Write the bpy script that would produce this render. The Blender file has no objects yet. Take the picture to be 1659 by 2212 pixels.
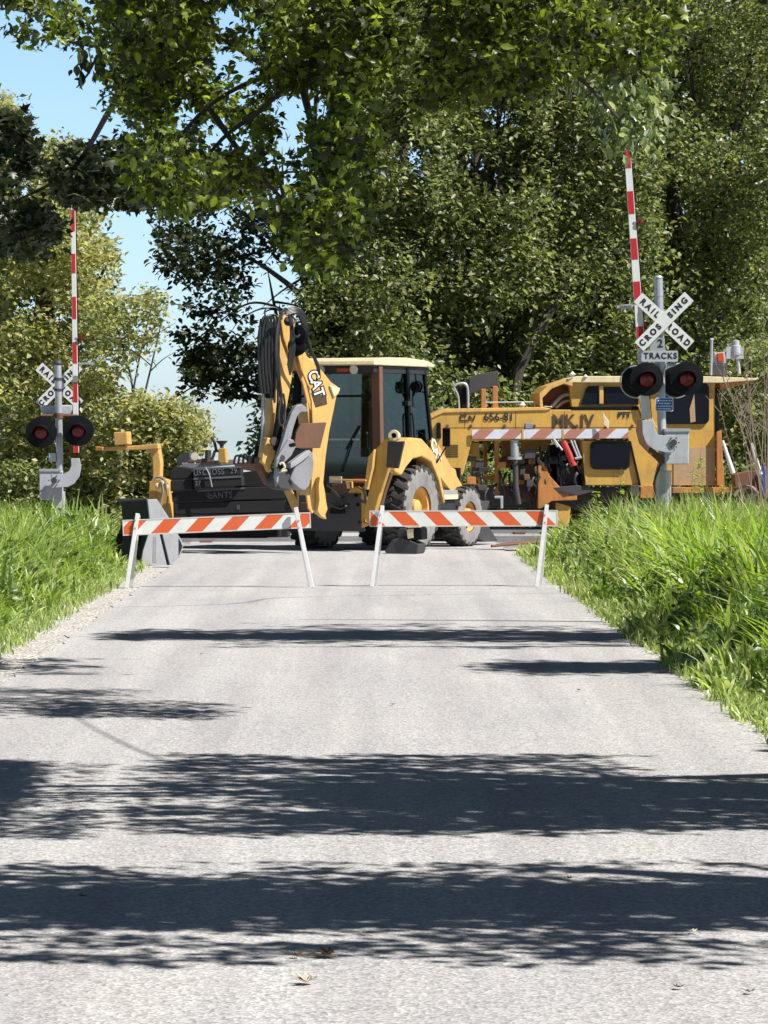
import bpy, bmesh, math, random
import numpy as np
from mathutils import Vector, Matrix, noise

random.seed(7)
rng = np.random.default_rng(7)
S = bpy.context.scene
C = S.collection
R = math.radians

# ---------------------------------------------------------------- camera
FPX, CX, HY, EYE = 7515.0, 829.5, 945.0, 1.95      # focal length and horizon measured on a 1659 x 2212 copy of the photo
cam = bpy.data.cameras.new('camera'); co = bpy.data.objects.new('camera', cam); C.objects.link(co)
cam.sensor_fit = 'VERTICAL'; cam.sensor_height = 36; cam.sensor_width = 27
cam.lens = 36 * FPX / 2212; cam.shift_y = -(2212 / 2 - HY) / 2212
cam.clip_start = 0.5; cam.clip_end = 3000
co.location = (0, 0, EYE); co.rotation_euler = (R(90), 0, 0)
S.camera = co
# ---------------------------------------------------------------- light
SUN_EL, SUN_AZ = R(50), R(-28)                    # sun high on the right, a little on the camera's side
sv = Vector((math.cos(SUN_EL) * math.cos(SUN_AZ), math.cos(SUN_EL) * math.sin(SUN_AZ), math.sin(SUN_EL)))
w = bpy.data.worlds.new('World'); S.world = w; w.use_nodes = True
nt = w.node_tree
sky = nt.nodes.new('ShaderNodeTexSky'); sky.sky_type = 'NISHITA'; sky.sun_disc = False
sky.sun_elevation = SUN_EL; sky.sun_rotation = math.atan2(sv.x, sv.y)
sky.air_density = 1.0; sky.dust_density = 0.4; sky.ozone_density = 2.0; sky.altitude = 100
bg = nt.nodes['Background']; bg.inputs[1].default_value = 0.088
tc = nt.nodes.new('ShaderNodeTexCoord'); sp_ = nt.nodes.new('ShaderNodeSeparateXYZ'); nt.links.new(tc.outputs['Generated'], sp_.inputs[0])
rp = nt.nodes.new('ShaderNodeValToRGB'); ab_ = nt.nodes.new('ShaderNodeMath'); ab_.operation = 'ABSOLUTE'; nt.links.new(sp_.outputs[2], ab_.inputs[0]); nt.links.new(ab_.outputs[0], rp.inputs[0])
cb_ = nt.nodes.new('ShaderNodeCombineXYZ'); nt.links.new(sp_.outputs[0], cb_.inputs[0]); nt.links.new(sp_.outputs[1], cb_.inputs[1]); nt.links.new(ab_.outputs[0], cb_.inputs[2]); nt.links.new(cb_.outputs[0], sky.inputs[0])      # clear zenith, bright milky air near the horizon
for i_, (p_, c_) in enumerate(((0.0, (.82, 1.02, 1.42)), (.13, (1.0, 1.12, 1.3)), (.3, (.28, .275, .29)), (1.0, (.115, .11, .115)))):
    e_ = rp.color_ramp.elements[i_] if i_ < 2 else rp.color_ramp.elements.new(p_)
    e_.position = p_; e_.color = (*c_, 1)
ml = nt.nodes.new('ShaderNodeMix'); ml.data_type = 'RGBA'; ml.blend_type = 'MULTIPLY'; ml.inputs[0].default_value = 1
nt.links.new(sky.outputs[0], ml.inputs[6]); nt.links.new(rp.outputs[0], ml.inputs[7]); nt.links.new(ml.outputs[2], bg.inputs[0])
sl = bpy.data.lights.new('sun', 'SUN'); sl.energy = 5.0; sl.angle = R(0.53); sl.color = (1, 0.965, 0.91)
so = bpy.data.objects.new('sun', sl); C.objects.link(so)
so.rotation_euler = (-sv).to_track_quat('-Z', 'Y').to_euler(); so.location = (20, 0, 30)
S.view_settings.view_transform = 'Standard'; S.view_settings.look = 'None'
S.view_settings.exposure = 0.6; S.view_settings.gamma = 1
S.cycles.max_bounces = 6; S.cycles.diffuse_bounces = 3; S.cycles.transmission_bounces = 4
S.cycles.transparent_max_bounces = 8
S.cycles.use_denoising = True

# ---------------------------------------------------------------- helpers
def PX(x, y, d): return Vector(((x - CX) * d / FPX, d, EYE + (HY - y) * d / FPX))
def tag(o, label=None, cat=None, group=None, kind=None):
    if label: o['label'] = label
    if cat: o['category'] = cat
    if group: o['group'] = group
    if kind: o['kind'] = kind
    return o
def thing(name, label, cat, loc=(0, 0, 0), group=None, kind=None):
    o = bpy.data.objects.new(name, None); C.objects.link(o); o.location = loc; o.empty_display_size = 0.2
    return tag(o, label, cat, group, kind)
def wloc(o):
    v = Vector(o.location)
    while o.parent: o = o.parent; v += Vector(o.location)
    return v
class MB:
    def __init__(s): s.v = []; s.f = []
    def add(s, vs, fs):
        n = len(s.v); s.v += [tuple(v) for v in vs]; s.f += [tuple(i + n for i in f) for f in fs]; return s
    def box(s, c, size, rz=0, m=None):
        x, y, z = [k / 2 for k in size]
        vs = [Vector((a * x, b * y, e * z)) for a in (-1, 1) for b in (-1, 1) for e in (-1, 1)]
        M = m if m is not None else Matrix.Rotation(rz, 3, 'Z')
        vs = [M @ v + Vector(c) for v in vs]
        return s.add(vs, [(0, 1, 3, 2), (4, 6, 7, 5), (0, 4, 5, 1), (2, 3, 7, 6), (0, 2, 6, 4), (1, 5, 7, 3)])
    def prism(s, pts, off):
        n = len(pts); off = Vector(off); a = [Vector(p) for p in pts]; b = [p + off for p in a]
        nrm = Vector((0, 0, 0))
        for i in range(n): nrm += (a[i]).cross(a[(i + 1) % n])
        if nrm.dot(off) > 0: a.reverse(); b.reverse()
        return s.add(a + b, [tuple(range(n)), tuple(range(2 * n - 1, n - 1, -1))] +
                     [(i, n + i, n + (i + 1) % n, (i + 1) % n) for i in range(n)])
    def tube(s, path, rad, n=8, cap=True, smooth=0):
        path = [Vector(p) for p in path]
        if smooth: path, rad = smooth_path(path, rad, smooth)
        if not hasattr(rad, '__len__'): rad = [rad] * len(path)
        t0 = (path[1] - path[0]).normalized()
        up = Vector((0, 0, 1)) if abs(t0.z) < .9 else Vector((1, 0, 0))
        u = t0.cross(up).normalized(); base = len(s.v); vs = []; fs = []
        for i, p in enumerate(path):
            a = path[max(i - 1, 0)]; b = path[min(i + 1, len(path) - 1)]
            t = (b - a).normalized(); u = (u - t * u.dot(t)).normalized(); w_ = t.cross(u)
            for k in range(n):
                q = 2 * math.pi * k / n; vs.append(p + (u * math.cos(q) + w_ * math.sin(q)) * rad[i])
        m = len(path)
        for i in range(m - 1):
            for k in range(n):
                fs.append((i * n + k, i * n + (k + 1) % n, (i + 1) * n + (k + 1) % n, (i + 1) * n + k))
        if cap: fs.append(tuple(range(n - 1, -1, -1))); fs.append(tuple(range((m - 1) * n, m * n)))
        return s.add(vs, fs)
    def lathe(s, prof, c, axis, n=32):
        """prof: list of (radius, along axis)"""
        ax = Vector(axis).normalized(); up = Vector((0, 0, 1)) if abs(ax.z) < .9 else Vector((1, 0, 0))
        u = ax.cross(up).normalized(); w_ = ax.cross(u); c = Vector(c); vs = []; fs = []
        for r, a in prof:
            for k in range(n):
                q = 2 * math.pi * k / n; vs.append(c + ax * a + (u * math.cos(q) + w_ * math.sin(q)) * r)
        for i in range(len(prof) - 1):
            for k in range(n):
                fs.append((i * n + k, i * n + (k + 1) % n, (i + 1) * n + (k + 1) % n, (i + 1) * n + k))
        return s.add(vs, fs)
    def plate(s, pts, d, th, yaw=0.0, x0=None):
        """outline measured on the photo, stood up as a plate of real thickness on a vertical plane at distance d"""
        if x0 is None: x0 = sum(p[0] for p in pts) / len(pts)
        t = math.tan(yaw); X0 = (x0 - CX) * d / FPX; out = []
        for px, py in pts:
            k = (px - CX) / FPX; Y = (d - X0 * t) / (1 - k * t); out.append(Vector((k * Y, Y, EYE + (HY - py) * Y / FPX)))
        return s.prism(out, Vector((-math.sin(yaw), math.cos(yaw), 0)) * th)
    def build(s, name, mat, parent=None, bevel=0, smooth=False, fix=True, loc=None):
        base = wloc(parent) if parent else Vector(loc or (0, 0, 0))
        me = bpy.data.meshes.new(name)
        me.from_pydata([tuple(Vector(v) - base) for v in s.v], [], s.f); me.update()
        if fix:
            bm = bmesh.new(); bm.from_mesh(me); bmesh.ops.recalc_face_normals(bm, faces=bm.faces); bm.to_mesh(me); bm.free()
        me.materials.append(mat)
        o = bpy.data.objects.new(name, me); C.objects.link(o)
        if parent: o.parent = parent
        else: o.location = base
        if smooth:
            me.polygons.foreach_set('use_smooth', [True] * len(me.polygons))
            md = o.modifiers.new('es', 'EDGE_SPLIT'); md.split_angle = R(38)
        if bevel:
            b = o.modifiers.new('b', 'BEVEL'); b.width = bevel; b.segments = 2; b.limit_method = 'ANGLE'; b.angle_limit = R(35)
        return o
def smooth_path(p, rad, k):
    if not hasattr(rad, '__len__'): rad = [rad] * len(p)
    out = []; ro = []
    for i in range(len(p) - 1):
        a = p[max(i - 1, 0)]; b = p[i]; c = p[i + 1]; d = p[min(i + 2, len(p) - 1)]
        for j in range(k):
            t = j / k
            out.append(0.5 * ((2 * b) + (c - a) * t + (2 * a - 5 * b + 4 * c - d) * t * t + (3 * b - a - 3 * c + d) * t ** 3))
            ro.append(rad[i] * (1 - t) + rad[i + 1] * t)
    out.append(p[-1]); ro.append(rad[-1]); return out, ro
def rrect(x0, y0, x1, y1, r, n=4):
    pts = []
    for cx, cy, a in ((x1 - r, y0 + r, -90), (x1 - r, y1 - r, 0), (x0 + r, y1 - r, 90), (x0 + r, y0 + r, 180)):
        for i in range(n + 1):
            q = R(a + 90 * i / n); pts.append((cx + r * math.cos(q), cy + r * math.sin(q)))
    return pts
def text(body, name, mat, parent, M, size, extrude=0.002, sx=1.0, align='CENTER', spacing=1.0, bold=0.0):
    cu = bpy.data.curves.new(name, 'FONT'); cu.body = body; cu.size = size; cu.extrude = extrude
    cu.align_x = align; cu.align_y = 'CENTER'; cu.space_character = spacing; cu.offset = bold
    t = bpy.data.objects.new(name, cu); C.objects.link(t)
    me = bpy.data.meshes.new_from_object(t.evaluated_get(bpy.context.evaluated_depsgraph_get()))
    bpy.data.objects.remove(t); me.name = name; me.materials.clear(); me.materials.append(mat)
    o = bpy.data.objects.new(name, me); C.objects.link(o)
    me.transform(M @ Matrix.Diagonal((sx, 1, 1, 1)))
    me.transform(Matrix.Translation(-wloc(parent))); o.parent = parent
    return o
def face_cam(pos, roll=0, yaw=0):
    """text plane standing up at pos, facing the road user (towards -Y), turned about z by yaw, rolled in its own plane"""
    return Matrix.Translation(pos) @ Matrix.Rotation(yaw, 4, 'Z') @ Matrix.Rotation(R(90), 4, 'X') @ Matrix.Rotation(roll, 4, 'Z')

# ---------------------------------------------------------------- materials
def newmat(name):
    m = bpy.data.materials.new(name); m.use_nodes = True
    return m, m.node_tree, m.node_tree.nodes['Principled BSDF']
def N(nt, t, **kw):
    n = nt.nodes.new(t)
    for k, v in kw.items():
        if k in n.inputs: n.inputs[k].default_value = v
        else: setattr(n, k, v)
    return n
def ramp(nt, fac, stops):
    r = nt.nodes.new('ShaderNodeValToRGB'); e = r.color_ramp.elements
    while len(e) > 1: e.remove(e[-1])
    e[0].position = stops[0][0]; e[0].color = (*stops[0][1], 1)
    for p, c in stops[1:]:
        q = e.new(p); q.color = (*c, 1)
    nt.links.new(fac, r.inputs[0]); return r.outputs[0]
def mixc(nt, fac, a, b, mode='MIX'):
    m = nt.nodes.new('ShaderNodeMix'); m.data_type = 'RGBA'; m.blend_type = mode
    if isinstance(fac, (int, float)): m.inputs[0].default_value = fac
    else: nt.links.new(fac, m.inputs[0])
    for s, v in ((6, a), (7, b)):
        if isinstance(v, tuple): m.inputs[s].default_value = (*v, 1)
        else: nt.links.new(v, m.inputs[s])
    return m.outputs[2]
def coord(nt, kind='Object', scale=None):
    t = nt.nodes.new('ShaderNodeTexCoord')
    if scale is None: return t.outputs[kind]
    m = nt.nodes.new('ShaderNodeMapping'); m.inputs['Scale'].default_value = scale
    nt.links.new(t.outputs[kind], m.inputs[0]); return m.outputs[0]
def noise_n(nt, co_, scale, detail=4, rough=.55):
    n = N(nt, 'ShaderNodeTexNoise', Scale=scale, Detail=detail, Roughness=rough); nt.links.new(co_, n.inputs['Vector']); return n.outputs[0]
def bump(nt, h, p, strength, dist=0.01):
    b = N(nt, 'ShaderNodeBump', Strength=strength, Distance=dist); nt.links.new(h, b.inputs['Height']); nt.links.new(b.outputs[0], p.inputs['Normal'])
def paint(name, col, rough=.45, dirt=(.16, .12, .08), amount=.35, metal=0.0, scale=2.2, chips=None):
    m, nt, p = newmat(name); c = coord(nt)
    n1 = noise_n(nt, c, scale, 6, .65); n2 = noise_n(nt, c, scale * 9, 4, .7)
    f = ramp(nt, n1, [(.42, (0, 0, 0)), (.75, (amount,) * 3)])
    base = mixc(nt, f, tuple(col), dirt)
    base = mixc(nt, .18, base, ramp(nt, n2, [(.3, tuple(k * .55 for k in col)), (.7, tuple(min(k * 1.25, 1) for k in col))]))
    stk = noise_n(nt, coord(nt, 'Object', (9, 9, .7)), 1.6, 5, .7)      # rain streaks running down the panels
    base = mixc(nt, ramp(nt, stk, [(.52, (0, 0, 0)), (.75, (amount * .8,) * 3)]), base, tuple(k * .6 for k in dirt))
    if chips:
        n3 = noise_n(nt, c, scale * 5, 5, .8)
        base = mixc(nt, ramp(nt, n3, [(.62, (0, 0, 0)), (.66, (1, 1, 1))]), base, chips)
    nt.links.new(base, p.inputs['Base Color'])
    rr = nt.nodes.new('ShaderNodeMapRange'); rr.inputs[3].default_value = rough - .1; rr.inputs[4].default_value = min(rough + .25, 1)
    nt.links.new(n1, rr.inputs[0]); nt.links.new(rr.outputs[0], p.inputs['Roughness'])
    p.inputs['Metallic'].default_value = metal
    bump(nt, n2, p, .15, .004)
    return m
M = {}
M['cat'] = paint('machine_yellow', (.72, .43, .125), .42, (.30, .19, .09), .6)
M['cream'] = paint('roof_cream', (.78, .66, .42), .4)
M['tamp'] = paint('tamper_yellow', (.61, .355, .065), .5, (.24, .16, .07), .6)
M['orange'] = paint('machine_orange', (.50, .20, .045), .6, (.12, .08, .05), .7)
M['tan'] = paint('faded_tan', (.46, .31, .17), .7)
M['rustbrown'] = paint('rust_brown', (.13, .07, .045), .85, (.24, .1, .05), .7)
M['black'] = paint('black_paint', (.018, .018, .02), .5, (.07, .06, .05), .4)
M['rubberhose'] = paint('hose_rubber', (.02, .02, .022), .38, (.08, .07, .06), .3)
M['tyre'] = paint('tyre_rubber', (.03, .03, .031), .85, (.16, .145, .125), .6, scale=4)
M['sidewall'] = paint('tyre_sidewall_pale', (.26, .25, .24), .9, (.07, .066, .06), .6, scale=3)  # paler grey than the tread, blotched darker
M['steel'] = paint('worn_steel', (.30, .30, .32), .5, (.14, .12, .11), .5, metal=.25)
M['darksteel'] = paint('dark_steel', (.055, .055, .062), .55, (.12, .09, .07), .5, metal=.2)
M['brightsteel'] = paint('bucket_end_steel', (.38, .38, .41), .5, (.24, .22, .21), .5, metal=.1, scale=3)
M['galv'] = paint('galvanised', (.46, .48, .5), .42, (.3, .29, .28), .4, metal=.5)
M['greybox'] = paint('grey_enamel', (.46, .48, .53), .5, (.2, .18, .16), .35)
M['white'] = paint('white_sheeting', (.74, .75, .74), .5, (.4, .36, .3), .25)
M['whitelegs'] = paint('white_legs', (.72, .72, .72), .4, (.35, .33, .3), .3)
M['red'] = paint('gate_red', (.55, .012, .02), .45, (.2, .02, .02), .3)
M['blk'] = paint('signal_black', (.005, .006, .008), .55, (.015, .015, .015), .3)
M['ink'] = paint('sign_ink', (.012, .014, .02), .6, (.03, .03, .03), .2)
M['blk'].node_tree.nodes['Principled BSDF'].inputs['Specular IOR Level'].default_value = .15
M['inkfade'] = paint('faded_ink', (.06, .035, .02), .7, (.2, .12, .05), .4)
M['blue'] = paint('sign_blue', (.03, .12, .42), .5, (.1, .1, .2), .2)
M['chalk'] = paint('chalk', (.2, .21, .23), .9, (.03, .03, .035), .85, scale=14)
M['tie'] = paint('creosote', (.011, .011, .014), .8, (.035, .03, .026), .6)
M['tieedge'] = paint('panel_edge', (.12, .125, .14), .8, (.03, .03, .03), .6, scale=6)
M['strap'] = paint('strap', (.35, .35, .36), .5)
M['amber'] = paint('amber_lamp', (.55, .06, .01), .3)
M['lampwhite'] = paint('lamp_glass', (.75, .73, .62), .25)
M['bluecover'] = paint('blue_cover', (.02, .07, .3), .6)
M['redhose'] = paint('red_hose', (.6, .03, .03), .5)
M['bark'] = paint('bark', (.075, .06, .048), .95, (.03, .026, .02), .8, scale=6)
M['drytwig'] = paint('dry_twig', (.30, .23, .18), .95, (.15, .12, .09), .6, scale=6)
M['trimwhite'] = paint('rail_edge', (.62, .6, .57), .6)
m, nt, p = newmat('red_lens'); p.inputs['Base Color'].default_value = (.16, .008, .014, 1); p.inputs['Roughness'].default_value = .22
c = coord(nt); v = N(nt, 'ShaderNodeTexVoronoi', Scale=60.0); nt.links.new(c, v.inputs['Vector']); bump(nt, v.outputs[0], p, .3, .004); M['lens'] = m
m, nt, p = newmat('cab_glass')
p.inputs['Base Color'].default_value = (.05, .07, .075, 1); p.inputs['Roughness'].default_value = .04; p.inputs['Alpha'].default_value = 1
g = nt.nodes.new('ShaderNodeBsdfGlossy'); g.inputs['Roughness'].default_value = .03; g.inputs['Color'].default_value = (.75, .85, .88, 1)
tr = nt.nodes.new('ShaderNodeBsdfTransparent'); tr.inputs[0].default_value = (.48, .57, .58, 1)
mx = nt.nodes.new('ShaderNodeMixShader'); mx.inputs[0].default_value = .09
out = nt.nodes['Material Output']; nt.links.new(tr.outputs[0], mx.inputs[1]); nt.links.new(g.outputs[0], mx.inputs[2]); nt.links.new(mx.outputs[0], out.inputs[0])
M['glass'] = m
m, nt, p = newmat('dark_glass'); p.inputs['Base Color'].default_value = (.008, .009, .014, 1); p.inputs['Roughness'].default_value = .12; p.inputs['Specular IOR Level'].default_value = .12; M['darkglass'] = m
def striped(name, a, b, slope, period, off=0, axis=(1, 0, 0), dirt=.25, duty=.5):
    m, nt, p = newmat(name); c = coord(nt); sx = nt.nodes.new('ShaderNodeSeparateXYZ'); nt.links.new(c, sx.inputs[0])
    def mth(op, x, y):
        n = nt.nodes.new('ShaderNodeMath'); n.operation = op
        for i, q in enumerate((x, y)):
            if isinstance(q, (int, float)): n.inputs[i].default_value = q
            else: nt.links.new(q, n.inputs[i])
        return n.outputs[0]
    e = mth('ADD', mth('MULTIPLY', sx.outputs[0], axis[0]), mth('MULTIPLY', sx.outputs[1], axis[1]))
    e = mth('ADD', mth('ADD', e, mth('MULTIPLY', sx.outputs[2], slope)), off)
    f = mth('FRACT', mth('ADD', mth('DIVIDE', e, period), 100), 0); g_ = mth('GREATER_THAN', f, duty)
    n1 = noise_n(nt, c, 5, 6, .7)
    col = mixc(nt, g_, tuple(a), tuple(b)); col = mixc(nt, ramp(nt, n1, [(.45, (0, 0, 0)), (.8, (dirt,) * 3)]), col, (.3, .27, .24))
    nt.links.new(col, p.inputs['Base Color']); p.inputs['Roughness'].default_value = .5
    return m
# chip-seal road
def road_mat():
    m, nt, p = newmat('chip_seal'); c = coord(nt)
    v = N(nt, 'ShaderNodeTexVoronoi', Scale=68.0, feature='F1'); nt.links.new(c, v.inputs['Vector'])
    spk = ramp(nt, v.outputs['Color'], [(.0, (.13, .128, .126)), (.3, (.36, .35, .34)), (.6, (.57, .555, .54)), (1, (.84, .82, .80))])
    n1 = noise_n(nt, c, 26, 5, .75)
    col = mixc(nt, .4, spk, ramp(nt, n1, [(.3, (.31, .305, .30)), (.7, (.68, .665, .65))]))
    big = noise_n(nt, coord(nt, 'Object', (1.6, .25, 1)), .8, 4, .6)
    tint = ramp(nt, big, [(.3, (.82, .82, .85)), (.7, (1.0, .985, .98))])
    col = mixc(nt, 1.0, col, tint, 'MULTIPLY')
    # long wheel-path wear running with the road
    wv = noise_n(nt, coord(nt, 'Object', (1.0, .02, 1)), 2.3, 3, .5)
    col = mixc(nt, 1.0, col, ramp(nt, wv, [(.35, (.82, .815, .82)), (.65, (1, 1, .995))]), 'MULTIPLY')
    st = noise_n(nt, c, 1.1, 5, .8)
    col = mixc(nt, ramp(nt, st, [(.58, (0, 0, 0)), (.78, (.5, .5, .5))]), col, (.46, .42, .38))
    st2 = noise_n(nt, coord(nt, 'Object', (.8, .35, 1)), .55, 6, .7)
    col = mixc(nt, ramp(nt, st2, [(.56, (0, 0, 0)), (.62, (.28, .28, .28))]), col, (.34, .335, .34))
    wp = nt.nodes.new('ShaderNodeMix'); wp.data_type = 'VECTOR'; wp.inputs[0].default_value = .12
    nz = N(nt, 'ShaderNodeTexNoise', Scale=1.7, Detail=5.0); nt.links.new(c, nz.inputs['Vector']); nt.links.new(c, wp.inputs[4]); nt.links.new(nz.outputs[1], wp.inputs[5])
    ck = N(nt, 'ShaderNodeTexVoronoi', Scale=.33, feature='DISTANCE_TO_EDGE'); nt.links.new(wp.outputs[1], ck.inputs['Vector'])
    col = mixc(nt, ramp(nt, ck.outputs[0], [(.0, (.2, .2, .2)), (.005, (0, 0, 0))]), col, (.16, .15, .14))
    nt.links.new(col, p.inputs['Base Color']); p.inputs['Roughness'].default_value = .95; p.inputs['Specular IOR Level'].default_value = .2
    bump(nt, v.outputs[0], p, .5, .006)
    return m
M['road'] = road_mat()
def gravel_mat(name, cols, sc=22):
    m, nt, p = newmat(name); c = coord(nt)
    v = N(nt, 'ShaderNodeTexVoronoi', Scale=float(sc)); nt.links.new(c, v.inputs['Vector'])
    col = ramp(nt, v.outputs['Color'], [(0, cols[0]), (.5, cols[1]), (1, cols[2])])
    n1 = noise_n(nt, c, 3, 5, .7); col = mixc(nt, ramp(nt, n1, [(.4, (0, 0, 0)), (.7, (.5, .5, .5))]), col, cols[0])
    nt.links.new(col, p.inputs['Base Color']); p.inputs['Roughness'].default_value = 1; bump(nt, v.outputs[0], p, .9, .03)
    return m
M['gravel'] = gravel_mat('gravel', ((.26, .24, .21), (.58, .55, .5), (.8, .77, .72)), 30)
M['ballast'] = gravel_mat('ballast', ((.14, .13, .12), (.36, .34, .32), (.55, .53, .5)), 16)
M['soil'] = gravel_mat('soil', ((.03, .035, .015), (.05, .055, .025), (.09, .08, .045)), 6)
def leaf_mat(name, cols, trans=.4, rough=.45, bright=1.8, spec=.5):
    m, nt, p = newmat(name); g = nt.nodes.new('ShaderNodeNewGeometry')
    col = ramp(nt, g.outputs['Random Per Island'], [(i / (len(cols) - 1), c) for i, c in enumerate(cols)])
    nt.links.new(col, p.inputs['Base Color']); p.inputs['Roughness'].default_value = rough; p.inputs['Specular IOR Level'].default_value = spec
    t = nt.nodes.new('ShaderNodeBsdfTranslucent'); tc = mixc(nt, 1.0, col, (bright * 1.05, bright * 1.1, bright * .45), 'MULTIPLY')
    nt.links.new(tc, t.inputs[0]); mx = nt.nodes.new('ShaderNodeMixShader'); mx.inputs[0].default_value = trans
    nt.links.new(p.outputs[0], mx.inputs[1]); nt.links.new(t.outputs[0], mx.inputs[2]); nt.links.new(mx.outputs[0], nt.nodes['Material Output'].inputs[0])
    return m
M['leafA'] = leaf_mat('leaf_near', [(.022, .028, .010), (.04, .052, .014), (.17, .225, .03), (.05, .075, .018), (.33, .39, .07), (.09, .13, .025)], .48, .38)  # dark and bright stops put canopy shade and sun into the leaf colour
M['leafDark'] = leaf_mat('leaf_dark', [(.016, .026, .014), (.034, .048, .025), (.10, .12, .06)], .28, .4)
M['leafWood'] = leaf_mat('leaf_woods', [(.055, .075, .034), (.16, .195, .08), (.34, .38, .19), (.08, .11, .045), (.38, .35, .19)], .38, .4)
M['leafYel'] = leaf_mat('leaf_yellowing', [(.17, .18, .08), (.46, .44, .24), (.32, .32, .16), (.62, .56, .38)], .42, .45)
M['leafGlint'] = leaf_mat('leaf_painted_glint', [(.04, .065, .018), (.09, .13, .035), (.5, .54, .38), (.06, .09, .02), (.16, .22, .05)], .3, .2, spec=1.0)  # near-white stop paints sun glints into random leaves
M['grass'] = leaf_mat('grass_green', [(.06, .105, .022), (.22, .32, .065), (.42, .50, .18), (.10, .17, .035), (.60, .64, .38), (.20, .31, .05)], .4, .34)  # palest stop paints sun highlights onto random blades
M['grassY'] = leaf_mat('grass_lime', [(.2, .34, .03), (.3, .42, .05), (.38, .46, .09)], .45, .36)
M['weed'] = leaf_mat('weed_leaf', [(.045, .09, .02), (.09, .15, .035), (.16, .22, .06)], .35, .4)
M['straw'] = leaf_mat('straw', [(.25, .2, .09), (.36, .3, .15), (.2, .2, .08)], .35, .7, 1.3)
M['deadleaf'] = leaf_mat('dead_leaf', [(.09, .05, .03), (.16, .09, .05)], .15, .8, 1.1)
M['deadleafpale'] = leaf_mat('dead_leaf_pale', [(.55, .48, .38), (.62, .55, .45)], .15, .8, 1.1)
# ================================================================ SETTING
def structure(name, mb, mat, **k):
    o = mb.build(name, mat, **k); o['kind'] = 'structure'; return o
def roadx(Y): return -.00845 * Y
g = MB(); xs = [-900, -60, -12, 12, 60, 900]; ys = [-60, 0, 30, 60, 84, 200, 1500]
vs = [(x, y, -.02 if y < 90 else -40) for y in ys for x in xs]        # the bank drops away behind the tracks
fs = [(j * 6 + i, j * 6 + i + 1, (j + 1) * 6 + i + 1, (j + 1) * 6 + i) for j in range(len(ys) - 1) for i in range(5)]
g.add(vs, fs); structure('ground', g, M['soil'])
def edge_strip(x_left, x_right, z, y0, y1, step, jit, name, mat):
    n = int((y1 - y0) / step) + 1; vs = []; fs = []
    for i in range(n):
        y = y0 + i * step; a = x_left(y) + jit * (noise.noise((y * 1.3, 1, 0)) + .6 * noise.noise((y * 5, 2, 0)))
        b = x_right(y) + jit * (noise.noise((y * 1.3, 7, 0)) + .6 * noise.noise((y * 5, 9, 0)))
        vs += [(a, y, z), (b, y, z)]
        if i: k = 2 * i; fs.append((k - 2, k - 1, k + 1, k))
    return structure(name, MB().add(vs, fs), mat)
edge_strip(lambda y: -3.75 + roadx(y), lambda y: 3.3 + roadx(y), .0, -5, 60, .25, .12, 'gravel_shoulder', M['gravel'])
edge_strip(lambda y: -2.78 + roadx(y) - .25 * (y > 52), lambda y: 2.62 + roadx(y), .008, -6, 80, .25, .10, 'road', M['road'])
b = MB(); b.add([(-40, 56.5, -.006), (-3.0, 57.5, -.006), (3.6, 55, -.006), (40, 54, -.006), (40, 82, -.006), (-40, 82, -.006)], [(0, 1, 2, 3, 4, 5)])
structure('track_ballast', b, M['ballast'])
for ty in (65.6, 71.6):
    r_ = MB()
    for s in (-.72, .72):
        r_.box((0, ty + s, .035), (80, .07, .07))
    o = r_.build('railway_track', M['steel']); o['kind'] = 'structure'
    t_ = MB()
    for i in range(-34, 35):
        if -6 < i < 5: continue
        t_.box((i * .55 * 1.0, ty, .0), (.22, 2.6, .06))
    t_.build('sleepers', M['rustbrown'], o)

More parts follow.
